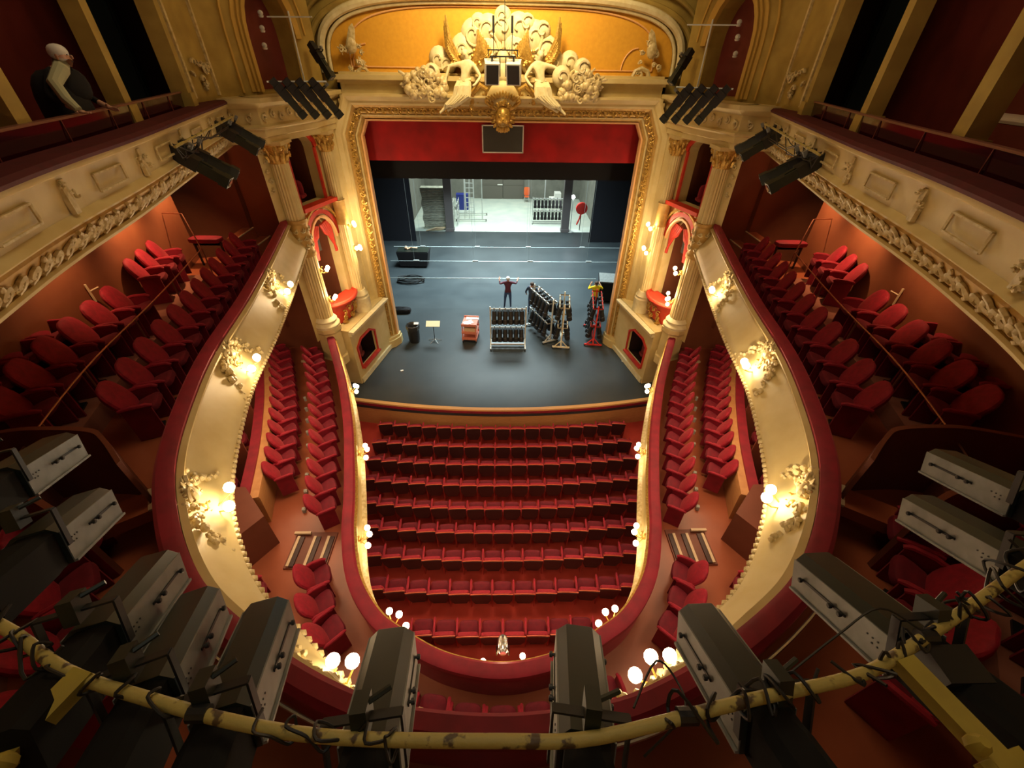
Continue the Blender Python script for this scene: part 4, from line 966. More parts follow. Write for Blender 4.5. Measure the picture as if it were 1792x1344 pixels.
person('dark-haired person in navy shirt standing behind the white-framed racks', (1.40, 18.5, 0), -.5,
       {'L': ((-.32, -.02, 1.18), (-.36, .12, .98), (-.37, .18, .92)), 'R': ((.30, .10, 1.22), (.24, .30, 1.30), (.22, .37, 1.33))}, NAVYS, JEANS, HAIRD, H=1.72)
person('person in bright yellow shirt and dark trousers with arms lifted, behind the red trolley', (4.50, 18.6, 0), .1,
       {'L': ((-.34, .10, 1.30), (-.22, .20, 1.52), (-.17, .24, 1.58)), 'R': ((.36, .05, 1.28), (.26, .20, 1.46), (.22, .26, 1.52))}, YELS, DARKT, HAIRD, H=1.74)
# visitor in the gallery, upper left
tp = person('person in black with pale hair and shawl leaning on the upper left gallery parapet', (-5.72, 6.60, 8.45), radians(-85),
       {'L': ((-.34, .12, 1.18), (-.28, .34, 1.06), (-.26, .42, 1.04)), 'R': ((.36, .16, 1.22), (.42, .42, 1.08), (.42, .50, 1.05))}, DRAPE, DRAPE, HAIRW, lean=.45, H=1.72)
J = Vector((0, .2, 1.42))
mb = MB(); mb.tube([(-.2, .05, 1.47), (-.05, .20, 1.50), (.12, .28, 1.45), (.3, .25, 1.32), (.40, .36, 1.16), (.44, .46, 1.06)], [.06, .075, .08, .07, .06, .045], 10); mb.build('shawl', SHAWL, tp)
mb = MB(); mb.sbox((0, .04, .98), (.58, .46, .95), .75, None, 16, 10); mb.sbox((-.1, .12, 1.28), (.5, .36, .40), .8); mb.build('black_coat', DRAPE, tp)

# ------------------------------------------------------------------ pediment sculpture
ped = thing('pediment_sculpture', 'large white stucco group with two winged figures, clouds and a gilt cartouche above the stage', 'sculpture', (0, 15.75, 8.9))
def pl(mb): mb.M = Matrix.Translation((0, 0, -8.9)) ; return mb
rr = random.Random(5)
mb = pl(MB())
for (x, z, r) in ((0, 10.75, .38), (-.42, 10.72, .36), (.45, 10.75, .38), (-.85, 10.60, .38), (.9, 10.55, .42), (-1.15, 10.25, .40), (1.25, 10.25, .40), (1.52, 10.0, .32), (-1.9, 10.02, .32), (-1.65, 9.9, .25), (2.0, 9.98, .30), (2.35, 9.85, .26),
                  (.35, 10.35, .4), (-.4, 10.3, .4), (-.85, 10.0, .35), (.9, 9.95, .35), (2.2, 9.6, .26), (2.55, 9.6, .2), (-2.1, 9.7, .24), (1.75, 9.65, .28), (0, 11.0, .25), (.7, 10.85, .25), (-.7, 10.85, .24), (1.15, 10.7, .25)):
    yo = -.32 if z < 9.9 else .12
    mb.ball((x, yo, z), (r, .22, r), 14, 9)
    mb.tube(spiral((x, yo - .18, z), Vector((1, 0, 0)), Vector((0, 0, 1)), Vector((0, -1, 0)), r * .8, .9, rr.uniform(0, 6), 1 if x > 0 else -1, .03), [.035] * 13, 5)
mb.build('cloud_mass', WHITEP, ped)
mb = pl(MB())
for sx in (-1, 1):                                        # flower masses at the sides
    for k in range(110):
        x = sx * rr.uniform(1.75, 2.85); z = 9.1 + rr.random() * .75 * (1 - abs(abs(x) - 2.35) * .7); mb.ball((x, -.36 - rr.random() * .12, z), rr.uniform(.07, .15), 8, 6)
    for k in range(9):
        c = (sx * rr.uniform(2.0, 2.8), -.5, rr.uniform(9.05, 9.7)); mb.tube(spiral(c, Vector((1, 0, 0)), Vector((0, 0, 1)), Vector((0, -1, 0)), rr.uniform(.10, .2), 1.2, rr.uniform(0, 6), sx, .04), [.03] * 13, 5)
    for k in range(7): leaf(mb, (sx * (2.5 + .05 * k), -.45, 9.2 + .06 * k), Vector((sx, 0, rr.uniform(-.4, .8))), Vector((0, -1, 0)), .35, .1, .03)
mb.build('flower_mass', CREAMO, ped)
mb = pl(MB()); U = Vector((1, 0, 0)); V = Vector((0, 0, 1)); N = Vector((0, -1, 0))
for sx in (-1, 1):
    mb.tube([(sx * .95, -.3, 8.95), (sx * .9, -.42, 9.25), (sx * .68, -.45, 9.42), (sx * .5, -.42, 9.32), (sx * .52, -.4, 9.15), (sx * .62, -.4, 9.2)], [.07, .09, .08, .07, .05, .03], 7)
    mb.tube([(sx * .55, -.35, 9.2), (sx * .5, -.38, 9.0), (sx * .3, -.4, 8.85), (0, -.42, 8.8)], [.06, .07, .06, .05], 7)
    scrollwork(mb, (sx * 1.1, -.25, 9.0), U, V, N, 1.0, .4, 9 + sx, 7, .028)
    for k in range(6):                                    # sun rays / gilt points
        mb.tube([(sx * .3, -.05, 10.1 + .05 * k), (sx * (.35 + .02 * k), -.05, 10.35 + .09 * k)], [.03, .004], 5)
scrollwork(mb, (0, -.55, 8.98), U, V, N, .85, .34, 77, 6, .024)
for k in range(13): leaf(mb, ((k - 6) * .065, -.52, 9.12 - abs(k - 6) * .02), Vector(((k - 6) * .12, 0, .8)), N, .2, .08, .03)
mb.build('gilt_cartouche', GOLD, ped)
mb = pl(MB()); mb.ball((0, -.36, 9.12), (.46, .14, .42), 16, 10); mb.build('shield_ground', CREAM, ped)
mb = pl(MB())                                              # lion-like mask hanging over the opening
mb.ball((0, -.5, 8.62), (.24, .2, .28), 14, 10); mb.ball((0, -.66, 8.54), (.12, .12, .10), 10, 7); mb.ball((0, -.74, 8.58), (.05, .05, .04), 8, 5)
for sx in (-1, 1): mb.ball((sx * .10, -.67, 8.68), (.05, .03, .04), 8, 5); mb.ball((sx * .09, -.68, 8.50), (.07, .06, .06), 8, 5)
for k in range(18):
    a = 2 * pi * k / 18; leaf(mb, (cos(a) * .2, -.48, 8.62 + sin(a) * .24), Vector((cos(a), 0, sin(a))), N, .2, .11, .04)
for k in range(3): leaf(mb, ((k - 1) * .08, -.52, 8.42), Vector(((k - 1) * .3, 0, -1)), N, .22, .1, .03)
mb.build('mask', GOLD, ped)
mb = pl(MB()); mb.ball((0, -.1, 10.05), (.20, .2, .24), 12, 8)
for k in range(9): a = pi * k / 8; mb.tube([(cos(a) * .16, -.2, 10.2 + sin(a) * .12), (cos(a) * .22, -.2, 10.25 + sin(a) * .2)], [.035, .02], 5)
mb.ball((0, -.12, 9.75), (.26, .2, .35), 12, 8); mb.build('crowned_shield', WHITEP, ped)
for sx, sd in ((-1, 'left'), (1, 'right')):
    def W(x, y, z): return Vector((sx * x, y, z - 8.9))
    J = dict(pelvis=W(1.18, -.25, 9.42), waist=W(1.12, -.28, 9.60), chest=W(1.05, -.30, 9.84), neck=W(1.04, -.30, 10.02), head=W(1.10, -.32, 10.13), crown=W(1.12, -.32, 10.22),
             hipL=W(1.10, -.32, 9.36), kneeL=W(.98, -.62, 9.22), ankleL=W(1.55, -.55, 8.86), toeL=W(1.70, -.60, 8.78), hipR=W(1.28, -.30, 9.34), kneeR=W(1.40, -.60, 9.12), ankleR=W(1.80, -.5, 8.82), toeR=W(1.95, -.52, 8.70),
             shL=W(.88, -.30, 9.92), elL=W(.66, -.42, 9.62), wrL=W(.82, -.60, 9.44), palmL=W(.90, -.64, 9.40), shR=W(1.24, -.30, 9.92), elR=W(1.58, -.30, 9.86), wrR=W(1.70, -.38, 9.56), palmR=W(1.70, -.42, 9.48))
    R_ = {k: (tuple(q * 1.0 for q in v) if isinstance(v, tuple) else v * 1.12) for k, v in BODY_R.items()}
    o = figure_mesh('angel_figure', J, BODY_E, R_, [WHITEP], lambda c: 0, ped); o['label'] = 'white winged stucco figure on the %s' % sd
    mb = MB(); h = J['head']; mb.sbox(h + Vector((0, .03, .04)), (.21, .2, .18), .9); mb.ball(h + Vector((sx * .05, .05, .13)), .06, 8, 6); mb.ball(h + Vector((0, -.09, 0)), (.015, .025, .02), 6, 4); mb.build('hair', WHITEP, o)
    mb = MB()                                              # wing on the outer side, gilt wing on the inner side
    for (dx, sg) in ((.35, 1), (-.25, -1)):
        b0 = W(1.04 + dx * .7, -.12, 9.95)
        for k in range(9):
            f = k / 8.0; tip = W(1.04 + dx + sg * (.42 - .35 * f) * (1 if sg > 0 else 1.1), -.08 - .02 * k, 10.0 + (.95 if sg > 0 else .70) * (.35 + .65 * f))
            if sg > 0: tip = W(1.35 + .33 * sin(f * 2.2), -.08, 10.05 + .95 * f)
            mid = (b0 + tip) / 2 + Vector((sx * .12 * sg, -.06, 0))
            mb.tube([b0, mid, tip], [.10, .10, .025], 6)
        for k in range(12): mb.ball(b0 + Vector((sx * sg * rr.uniform(-.05, .25), -.08, rr.uniform(-.1, .3))), .05, 6, 4)
    mb.build('wings', GOLD, o)
    mb = MB()
    for k in range(16):
        f = k / 15.0; a = J['pelvis'] + Vector((sx * (-.17 + .32 * f), -.10 - .04 * sin(f * 9), .06)); b = W(1.02 + .42 * f, -.68 + .1 * f, 9.16 + .03 * sin(k * 2)); c = W(1.30 + .42 * f, -.60 + .05 * sin(k * 3), 8.98 - .06 * f); d_ = W(1.45 + .34 * f, -.50, 8.88 - .04 * f)
        mb.tube([a, (a + b) / 2 + Vector((0, -.10, .03)), b, c, d_], [.06, .08, .075, .06, .035], 6)
    mb.tube([J['waist'] + Vector((sx * -.15, -.05, -.05)), J['waist'] + Vector((0, -.13, -.09)), J['waist'] + Vector((sx * .16, -.03, -.05))], [.05, .06, .05], 6)
    mb.build('drapery', WHITEP, o)

# loudspeakers hung in front of the sculpture
t = thing('speaker_frame', 'black frame hanging on a thin cable in front of the winged figures', 'rigging', (0, 14.6, 10.1))
mb = MB(); mb.bar((-.36, 0, 0), (.36, 0, 0), .03); mb.bar((-.42, 0, .14), (.42, 0, .14), .03)
for x in (-.25, .25): mb.bar((x, 0, 0), (x, 0, .75), .02); mb.bar((x, 0, .5), (x, 0, .85), .06)
for x in (-.40, .40): mb.bar((x, 0, 0), (x, 0, .14), .025)
mb.bar((-.08, 0, 0), (-.08, 0, -.45), .025); mb.bar((.08, 0, 0), (.08, 0, -.45), .025); mb.build('frame_bars', BLACK, t)
mb = MB(); mb.tube([(.05, 0, .14), (.05, 0, 4.5)], .009, 5); mb.build('cable', BLACK, t)
for sx, sd in ((-1, 'left'), (1, 'right')):
    t = thing('loudspeaker', 'white loudspeaker with black grille hanging before the sculpture, %s one' % sd, 'loudspeaker', (sx * .30, 14.6, 10.05), sx * -.12, 'hanging loudspeakers')
    Rr = RX(radians(20))
    def bx(w_, d_, h_, c, name, m):
        mb = MB(); mb.box(Rr @ Vector(c), (w_, d_, h_), Rr); mb.build(name, m, t, smooth=0)
    bx(.40, .34, .52, (0, 0, -.32), 'cabinet', WHITE); bx(.34, .02, .46, (0, -.175, -.32), 'grille', BLACK); bx(.05, .05, .12, (0, 0, -.0), 'bracket', BLACK)

# ------------------------------------------------------------------ stage objects
for i, (y, z, x0, x1, lab) in enumerate(((24.3, 1.25, -6.4, 7.3, 'thin flying bar across the back of the stage, farthest of three'), (22.0, 1.3, -6.1, 6.8, 'flying bar across the stage, middle of three'), (19.3, 1.52, -5.6, 4.6, 'flying bar nearest the audience, held by people'))):
    t = thing('flying_bar', lab, 'bar', (0, y, z))
    mb = MB(); mb.tube([(x0, 0, 0), (x1, 0, 0)], .016, 8); mb.build('tube', STEELG, t)
    for k, x in enumerate((-4.8, -1.6, 1.4, 4.6)):
        if i == 2: break
        mb = MB(); mb.tube([(x, 0, 0), (x, 0, 8)], .006, 5); mb.build('suspension_wire', STEELG, t)
        mb = MB(); mb.box((x + .1, 0, .03), (.3, .05, .05)); mb.build('clamp', STEEL, t)
def lantern_hung(mb, c, k):
    mb.box(c, (.15, .30, .26)); 
# rolling racks loaded with black lanterns
def rack(label, loc, rz, W_, H_, tiers, m, hung, cols, glabel, double=False):
    t = thing('rolling_rack', label, 'rack', loc, rz)
    for x in (-W_ / 2, W_ / 2):
        mb = MB(); mb.bar((x, 0, .08), (x, 0, H_), .05); mb.build('upright', m, t)
        mb = MB(); mb.bar((x, -.38, .09), (x, .38, .09), .06); mb.bar((x, -.3, .09), (x, 0, .42), .035); mb.bar((x, .3, .09), (x, 0, .42), .035); mb.build('foot', m, t)
        for y in (-.36, .36):
            mb = MB(); mb.lathe([(.045, -.015), (.045, .015)], (x, y, .045), 10, ax=(1, 0, 0)); mb.build('caster', BLACK, t)
    mb = MB(); mb.bar((-W_ / 2, 0, .12), (W_ / 2, 0, .12), .06, .08); mb.build('base_bar', m, t)
    for zt in tiers:
        for yy in ((-.20, .20) if double else (0,)):
            mb = MB(); mb.tube([(-W_ / 2, yy, zt), (W_ / 2, yy, zt)], .024, 8)
            if double:
                for x in (-W_ / 2, W_ / 2): mb.bar((x, -.22, zt), (x, .22, zt), .04)
            mb.build('hanging_bar', m, t)
        for k in range(cols):
            for q, yy in enumerate((-.20, .20) if double else (0,)):
                x = -W_ / 2 + W_ * (k + .7) / (cols + .4)
                v = Vector((x, yy, zt)); v.rotate(Matrix.Rotation(rz, 3, 'Z')); p = Vector(loc) + v
                hung.append((p, rz + (pi if yy > 0 else 0), glabel % (ORD[k], ('upper', 'lower')[tiers.index(zt)]) + ((', near side', ', far side')[q] if double else ''), glabel))
    return t
def make_hung():
    t = thing('stage_lantern', 'black stage lantern', 'stage light')
    mb = MB(); mb.lathe([(.06, -.30), (.09, -.27), (.10, .08), (.12, .10), (.12, .26), (.105, .28)], (0, 0, -.42), 10, ax=(0, -.25, -1)); mb.build('body', BLACK, t)
    mb = MB(); mb.bar((-.13, 0, -.36), (-.13, 0, -.06), .02); mb.bar((.13, 0, -.36), (.13, 0, -.06), .02); mb.bar((-.13, 0, -.06), (.13, 0, -.06), .02); mb.build('yoke', LANTB, t)
    mb = MB(); mb.box((0, 0, .0), (.04, .08, .12)); mb.build('hook_clamp', CHROME, t)
    return t
hung = []
rack('white-framed rolling rack seen square on at front centre, two rows of black lanterns', (.22, 15.55, 0), 0.0, 1.50, 1.95, [1.85, .98], STEEL, hung, 6, 'black lantern on the square-on front rack, %s from the left, %s row')
rack('grey-framed rolling rack turned away behind the square-on rack, loaded with black lanterns', (1.78, 16.65, 0), radians(-66), 1.7, 2.1, [1.95, 1.0], STEEL, hung, 5, 'black lantern on the turned grey rack, %s from the far end, %s row', True)
rack('cream-framed rolling rack seen end on, right of the turned grey rack', (2.62, 15.95, 0), radians(-97), 1.2, 2.15, [2.0, 1.05], mat('rack_cream', (.75, .68, .5), .4), hung, 3, 'black lantern on the cream end-on rack, %s from the far end, %s row', True)
rack('red-framed rolling rack seen end on at the right, beside the person in yellow', (4.12, 16.4, 0), radians(-98), 1.7, 1.95, [1.85, 1.0], REDT, hung, 4, 'black lantern on the red rack, %s from the far end, %s row', True)
HUNG = Maker(make_hung)
for p, rz, lab, g in hung: HUNG.put(p, rz, lab, 'black lanterns hung on the rolling racks')
# dock rack at the back
hung = []
rack('white rolling rack of black lanterns far back in the pale dock', (3.4, 33.0, 0), 0, 2.3, 1.9, [1.8, .95], STEEL, hung, 8, 'black lantern on the far dock rack, %s from the left, %s row')
for p, rz, lab, g in hung: HUNG.put(p, rz, lab, 'black lanterns hung on the far dock rack')
# waste bin
t = thing('waste_bin', 'tall black bin with a crumpled liner at the front left of the stage', 'bin', (-3.95, 15.95, 0))
mb = MB(); mb.lathe([(.20, 0), (.24, .1), (.27, .8), (.25, .8), (.23, .2)], n=18); mb.build('body', BLACK, t)
mb = MB(); mb.lathe([(.275, .62), (.30, .72), (.30, .83), (.27, .85), (.22, .78), (.20, .60)], n=18, flute=.06); mb.build('liner', mat('bin_liner', (.03, .03, .03), .25), t)
mb = MB(); mb.box((.16, .05, .88), (.2, .12, .02), RX(.4)); mb.build('paper_scrap', PAPER, t)
# music stand
t = thing('music_stand', 'music stand with a pale desk on a star foot, right of the black bin', 'music stand', (-3.05, 15.95, 0))
mb = MB(); mb.tube([(0, 0, .05), (0, 0, .85)], .016, 6); mb.build('pole', BLACK, t)
mb = MB(); mb.box((0, -.02, .90), (.60, .30, .025), RX(.5)); mb.build('desk', mat('pale_desk', (.72, .66, .42), .5), t)
for k in range(5):
    a = 2 * pi * k / 5 + .3; mb = MB(); mb.tube([(0, 0, .12), (cos(a) * .3, sin(a) * .3, .02)], .013, 6); mb.build('foot', LANTG, t)
# salmon trolley
t = thing('tool_trolley', 'salmon pink two-shelf trolley carrying papers at front of the stage', 'trolley', (-1.45, 16.2, 0), radians(-6))
for z, w_ in ((.85, .66), (.48, .66), (.18, .66)):
    mb = MB(); mb.box((0, 0, z), (w_, .80, .05)); mb.box((0, -.39, z + .05), (w_, .03, .09)); mb.box((0, .39, z + .05), (w_, .03, .09)); mb.build('shelf', PINKT, t)
for x in (-.3, .3):
    for y in (-.36, .36):
        mb = MB(); mb.bar((x, y, .08), (x, y, .90), .04); mb.build('post', PINKT, t)
        mb = MB(); mb.lathe([(.05, -.015), (.05, .015)], (x, y, .05), 10, ax=(1, 0, 0)); mb.build('caster', BLACK, t)
mb = MB(); mb.box((.03, -.1, .62), (.5, .5, .22)); mb.build('box_load', STEPE, t)
for i, (x, y, a, s_, lab) in enumerate(((-.08, -.12, .5, (.42, .30), 'crumpled white papers on the front of the salmon trolley'), (.10, .26, .05, (.55, .24), 'white sheet lying along the far end of the salmon trolley'))):
    mb = MB(); n = 5; vs = [((u / n - .5) * s_[0], (v / n - .5) * s_[1], .018 * random.random()) for v in range(n + 1) for u in range(n + 1)]
    mb.add(vs, [(v * 6 + u, v * 6 + u + 1, v * 6 + u + 7, v * 6 + u + 6) for v in range(n) for u in range(n)])
    o = mb.build('paper_sheet', PAPER, smooth=0, loc=(-1.45 + x, 16.2 + y, .885)); o.rotation_euler.z = a; tag(o, lab, 'paper', 'papers on the salmon trolley')
# black covered cases, cable coils, bag
for (x, y, s_, rz, lab) in ((-5.35, 24.6, (1.9, .9, .95), -.02, 'black covered case at the back left of the stage'), (5.75, 20.3, (1.5, 1.2, 1.1), -.15, 'black case with a pale worn top beside the person in yellow')):
    t = thing('flight_case', lab, 'case', (x, y, 0), rz)
    mb = MB(); mb.add([(-s_[0] * .42, -s_[1] / 2, .1), (s_[0] * .42, -s_[1] / 2, .1), (s_[0] * .5, -s_[1] / 2, s_[2]), (-s_[0] * .5, -s_[1] / 2, s_[2]), (-s_[0] * .42, s_[1] / 2, .1), (s_[0] * .42, s_[1] / 2, .1), (s_[0] * .5, s_[1] / 2, s_[2]), (-s_[0] * .5, s_[1] / 2, s_[2])],
        [(0, 1, 2, 3), (5, 4, 7, 6), (1, 5, 6, 2), (4, 0, 3, 7), (3, 2, 6, 7), (4, 5, 1, 0)]); mb.build('body', DRAPE, t, smooth=0)
    mb = MB(); mb.box((0, 0, s_[2] + .02), (s_[0] * .96, s_[1] * .96, .04)); mb.build('lid', LANTB if x < 0 else LANTG, t)
    for a in (-.35, .35):
        for b in (-.35, .35): mb = MB(); mb.lathe([(.05, -.02), (.05, .02)], (s_[0] * a, s_[1] * b, .05), 8, ax=(1, 0, 0)); mb.build('caster', BLACK, t)
mb = MB(); mb.tube([(-.3, 0, .05), (-.1, .08, .1), (.05, -.05, .16), (.3, .05, .1)], .05, 8); mb.ball((-.35, .02, .12), .1, 8, 6)
tag(mb.build('rolled_cloth', mat('peach_cloth', (.8, .5, .3), .7), loc=(-5.4, 24.5, .99)), 'peach coloured rolled cloth lying on the back left black case', 'cloth')
def coil(label, c, r, n, seed):
    rr = random.Random(seed); mb = MB()
    for k in range(n):
        a0 = rr.uniform(0, 6); mb.tube([(cos(a0 + 2 * pi * i / 16) * r * rr.uniform(.85, 1.1), sin(a0 + 2 * pi * i / 16) * r * .5 * rr.uniform(.85, 1.1), .03 + .05 * k + .02 * rr.random()) for i in range(17)], .022, 5)
    tag(mb.build('cable_coil', CABLE, loc=c), label, 'cable')
coil('coil of black cable lying in front of the back left case', (-5.2, 22.2, 0), .75, 5, 1)
coil('coil of black cable by the right edge of the stage', (6.2, 22.0, 0), .7, 4, 2)
mb = MB(); mb.sbox((0, 0, .14), (1.1, .4, .28), .6); mb.tube([(-.3, 0, .26), (0, -.1, .36), (.3, 0, .26)], .02, 6); tag(mb.build('duffel_bag', DRAPE, loc=(-5.1, 18.6, 0)), 'long black bag lying at the left edge of the stage', 'bag')
for (x, y, lab) in ((-4.1, 13.7, 'tiny white scrap on the stage floor, left'), (5.1, 14.4, 'small folded white note on the stage floor, right')):
    mb = MB(); mb.box((0, 0, .015), (.12, .07, .03), Matrix.Rotation(.4, 3, 'Z')); tag(mb.build('paper_scrap', PAPER, loc=(x, y, 0)), lab, 'paper')

# ------------------------------------------------------------------ dock at the back
mb = MB(); mb.box((0, 40.1, 3), (18, .2, 6)); struct('wall_back', mb, GREYW, smooth=0)
for sx, sd in ((-1, 'left'), (1, 'right')):
    mb = MB(); mb.box((sx * 7.0, 35.5, 3), (.2, 9.4, 6)); struct('wall_dock_' + sd, mb, GREYW, smooth=0)
mb = MB(); mb.box((0, 35.5, 8.6), (14, 9, .2)); struct('ceiling_dock', mb, GREYW)
mb = MB()
for k in range(26): mb.box((0 + .04 * sin(k * 7), .03 * cos(k * 5), .05 + k * .11), (1.65, .6, .08))
tag(mb.build('slab_stack', BRICK, loc=(-4.95, 31.6, 0)), 'tall stack of grey slabs at the left side of the dock', 'stack')
for i, (x, lab) in enumerate(((-3.85, 'grey upright post left of the ladder at the dock entrance'), (4.55, 'grey upright post right of the dock rack at the dock entrance'))):
    mb = MB(); mb.box((0, 0, 2.6), (.55, .4, 5.2)); mb.box((0, -.05, .1), (.62, .5, .2)); tag(mb.build('dock_post', mat('post_grey_%d' % i, (.13, .12, .12), .6), loc=(x, 31.1, 0)), lab, 'post')
t = thing('dock_door', 'dark grey double door with a white handle in the back wall of the dock', 'door', (0, 39.9, 0))
for x in (-.92, .92): mb = MB(); mb.box((x, 0, 1.8), (1.8, .1, 3.6)); mb.box((x, -.04, 1.2), (1.8, .08, .08)); mb.build('door_leaf', mat('door_grey', (.12, .11, .09), .6), t, smooth=0)
mb = MB(); mb.box((-.25, -.1, 1.2), (.45, .06, .07)); mb.build('handle', WHITE, t)
t = thing('ladder', 'tall white lattice ladder tower on a wheeled base in the dock', 'ladder', (-2.6, 34.6, 0))
for x in (-.32, .32):
    for y in (-.2, .2): mb = MB(); mb.bar((x, y, .1), (x, y, 5.2), .05); mb.build('rail', STEEL, t)
for k in range(14): mb = MB(); mb.bar((-.32, -.2, .4 + k * .35), (.32, -.2, .4 + k * .35), .04); mb.build('rung', STEEL, t)
mb = MB(); mb.bar((.0, -1.2, .1), (.1, -.2, 4.6), .05); mb.bar((-.35, -1.2, .1), (-.3, -.2, 4.6), .05); mb.build('brace', STEEL, t)
for y in (-1.3, .3): mb = MB(); mb.bar((-1.0, y, .14), (1.3, y, .14), .08); mb.build('base_bar', STEEL, t)
for x in (-1.0, 1.3):
    for y in (-1.3, .3): mb = MB(); mb.lathe([(.09, -.03), (.09, .03)], (x, y, .09), 10, ax=(1, 0, 0)); mb.build('caster', BLACK, t)
def simple(name, lab, cat, loc, fn, m, **k):
    mb = MB(); fn(mb); return tag(mb.build(name, m, loc=loc, **k), lab, cat)
t = thing('blue_case', 'blue case standing left of the ladder in the dock', 'case', (-3.35, 36.6, 0))
mb = MB(); mb.box((0, 0, .57), (.95, .6, 1.14)); mb.build('body', BLUEM, t, smooth=0); mb = MB(); mb.box((0, 0, 1.17), (.98, .63, .06)); mb.build('lid', BLUEM, t)
t = thing('orange_chair', 'orange plastic chair by the grey doors at the back of the dock', 'chair', (2.1, 38.9, 0))
mb = MB(); mb.sbox((0, 0, .45), (.45, .45, .06), .4); mb.sbox((0, .2, .85), (.5, .06, .7), .4); mb.build('shell', ORNG, t)
for x in (-.2, .2):
    for y in (-.2, .2): mb = MB(); mb.bar((x, y, 0), (x, y, .45), .03); mb.build('leg', CHROME, t)
t = thing('cable_cage', 'white wheeled cage leaning left of the dock floor', 'cage', (-3.75, 33.0, 0))
mb = MB()
for z in (.15, .6, 1.05, 1.5): mb.bar((0, -.9, z), (0, .9, z), .04); mb.bar((.35, -.9, z), (.35, .9, z), .04)
for y in (-.9, -.3, .3, .9): mb.bar((0, y, .05), (0, y, 1.6), .04); mb.bar((.35, y, .05), (.35, y, 1.6), .04)
mb.build('bars', STEEL, t)
t = thing('work_lamp', 'bright white bulb on a stand at the right of the dock entrance', 'lamp', (4.95, 31.0, 0))
mb = MB(); mb.tube([(0, 0, 0), (0, 0, 2.3)], .03, 6); mb.lathe([(.25, 0), (.25, .05)], n=12); mb.build('stand', STEEL, t)
mb = MB(); mb.ball((0, 0, 2.42), .13, 12, 8); mb.build('bulb', BULB, t)
t = thing('red_hose', 'red rolled hose hanging on the right side wall of the dock', 'hose', (5.7, 31.4, 0))
mb = MB(); mb.lathe([(.2, -.1), (.42, -.08), (.42, .08), (.2, .1)], (0, 0, 1.55), 16, ax=(0, 1, .1)); mb.tube([(0, 0, 1.2), (-.1, 0, .8), (-.25, 0, .4)], .06, 6); mb.build('reel', REDT, t)
mb = MB(); mb.tube([(0, 0, 0), (0, 0, 1.5)], .03, 6); mb.build('stand', BLACK, t)
t = thing('white_step', 'white tilted step unit behind the far dock rack', 'steps', (4.3, 36.5, 0))
mb = MB(); mb.box((0, 0, .5), (.9, .8, 1.0)); mb.box((.2, 0, 1.2), (.5, .8, .4)); mb.build('block', WHITE, t, smooth=0)
for i, (x, lab) in enumerate(((3.2, 'thin white vertical tube right of the grey doors'), (-1.6, 'thin white vertical tube beside the ladder'))):
    simple('dock_tube', lab, 'tube', (x, 33.8, 0), lambda m_: m_.tube([(0, 0, 0), (0, 0, 5)], .04, 6), STEEL)
simple('tool_heap', 'small pile of pale timber offcuts at the foot of the slab stack', 'timber', (-4.9, 31.0, 0), lambda m_: [m_.bar((-.7 + .1 * k, -.1, .05 + .03 * k), (.5 + .03 * k, .15 - .05 * (k % 3), .08 + .02 * k), .09, .05) for k in range(8)], STEPE)
# ------------------------------------------------------------------ stage lanterns on the house
def make_spot():                                           # hangs from origin, barrel along +Y pitched down
    t = thing('profile_spotlight', 'black profile spotlight', 'stage light')
    mb = MB(); R_ = RX(radians(0))
    mb.box((0, .05, -.24), (.19, .34, .21)); mb.box((0, -.18, -.24), (.15, .16, .17)); mb.build('lamp_house', BLACK, t, smooth=0)
    mb = MB(); mb.box((0, .42, -.24), (.155, .46, .165)); mb.box((0, .62, -.24), (.19, .14, .19)); mb.box((0, .25, -.16), (.05, .3, .03)); mb.build('barrel', LANTB, t, smooth=0)
    mb = MB(); mb.bar((-.12, .03, -.26), (-.12, .03, -.06), .03, .012); mb.bar((.12, .03, -.26), (.12, .03, -.06), .03, .012); mb.bar((-.12, .03, -.06), (.12, .03, -.06), .03, .012); mb.build('yoke', BLACK, t)
    mb = MB(); mb.box((0, .03, -.01), (.05, .06, .10)); mb.tube([(.02, .03, .0), (.10, .03, .0)], .012, 6); mb.build('clamp', LANTG, t)
    mb = MB(); mb.lathe([(.07, 0), (.07, .01)], (0, .69, -.24), 12, ax=(0, 1, 0)); mb.build('lens', LENSM, t)
    return t
SPOT = Maker(make_spot)
from mathutils import Euler
def spot_rot(d):                                           # aims local +Y along d, keeping it upright
    d = Vector(d).normalized(); yaw = atan2(d.y, d.x) - pi / 2; pitch = math.asin(d.z)
    return Euler((pitch, 0, yaw), 'XYZ')
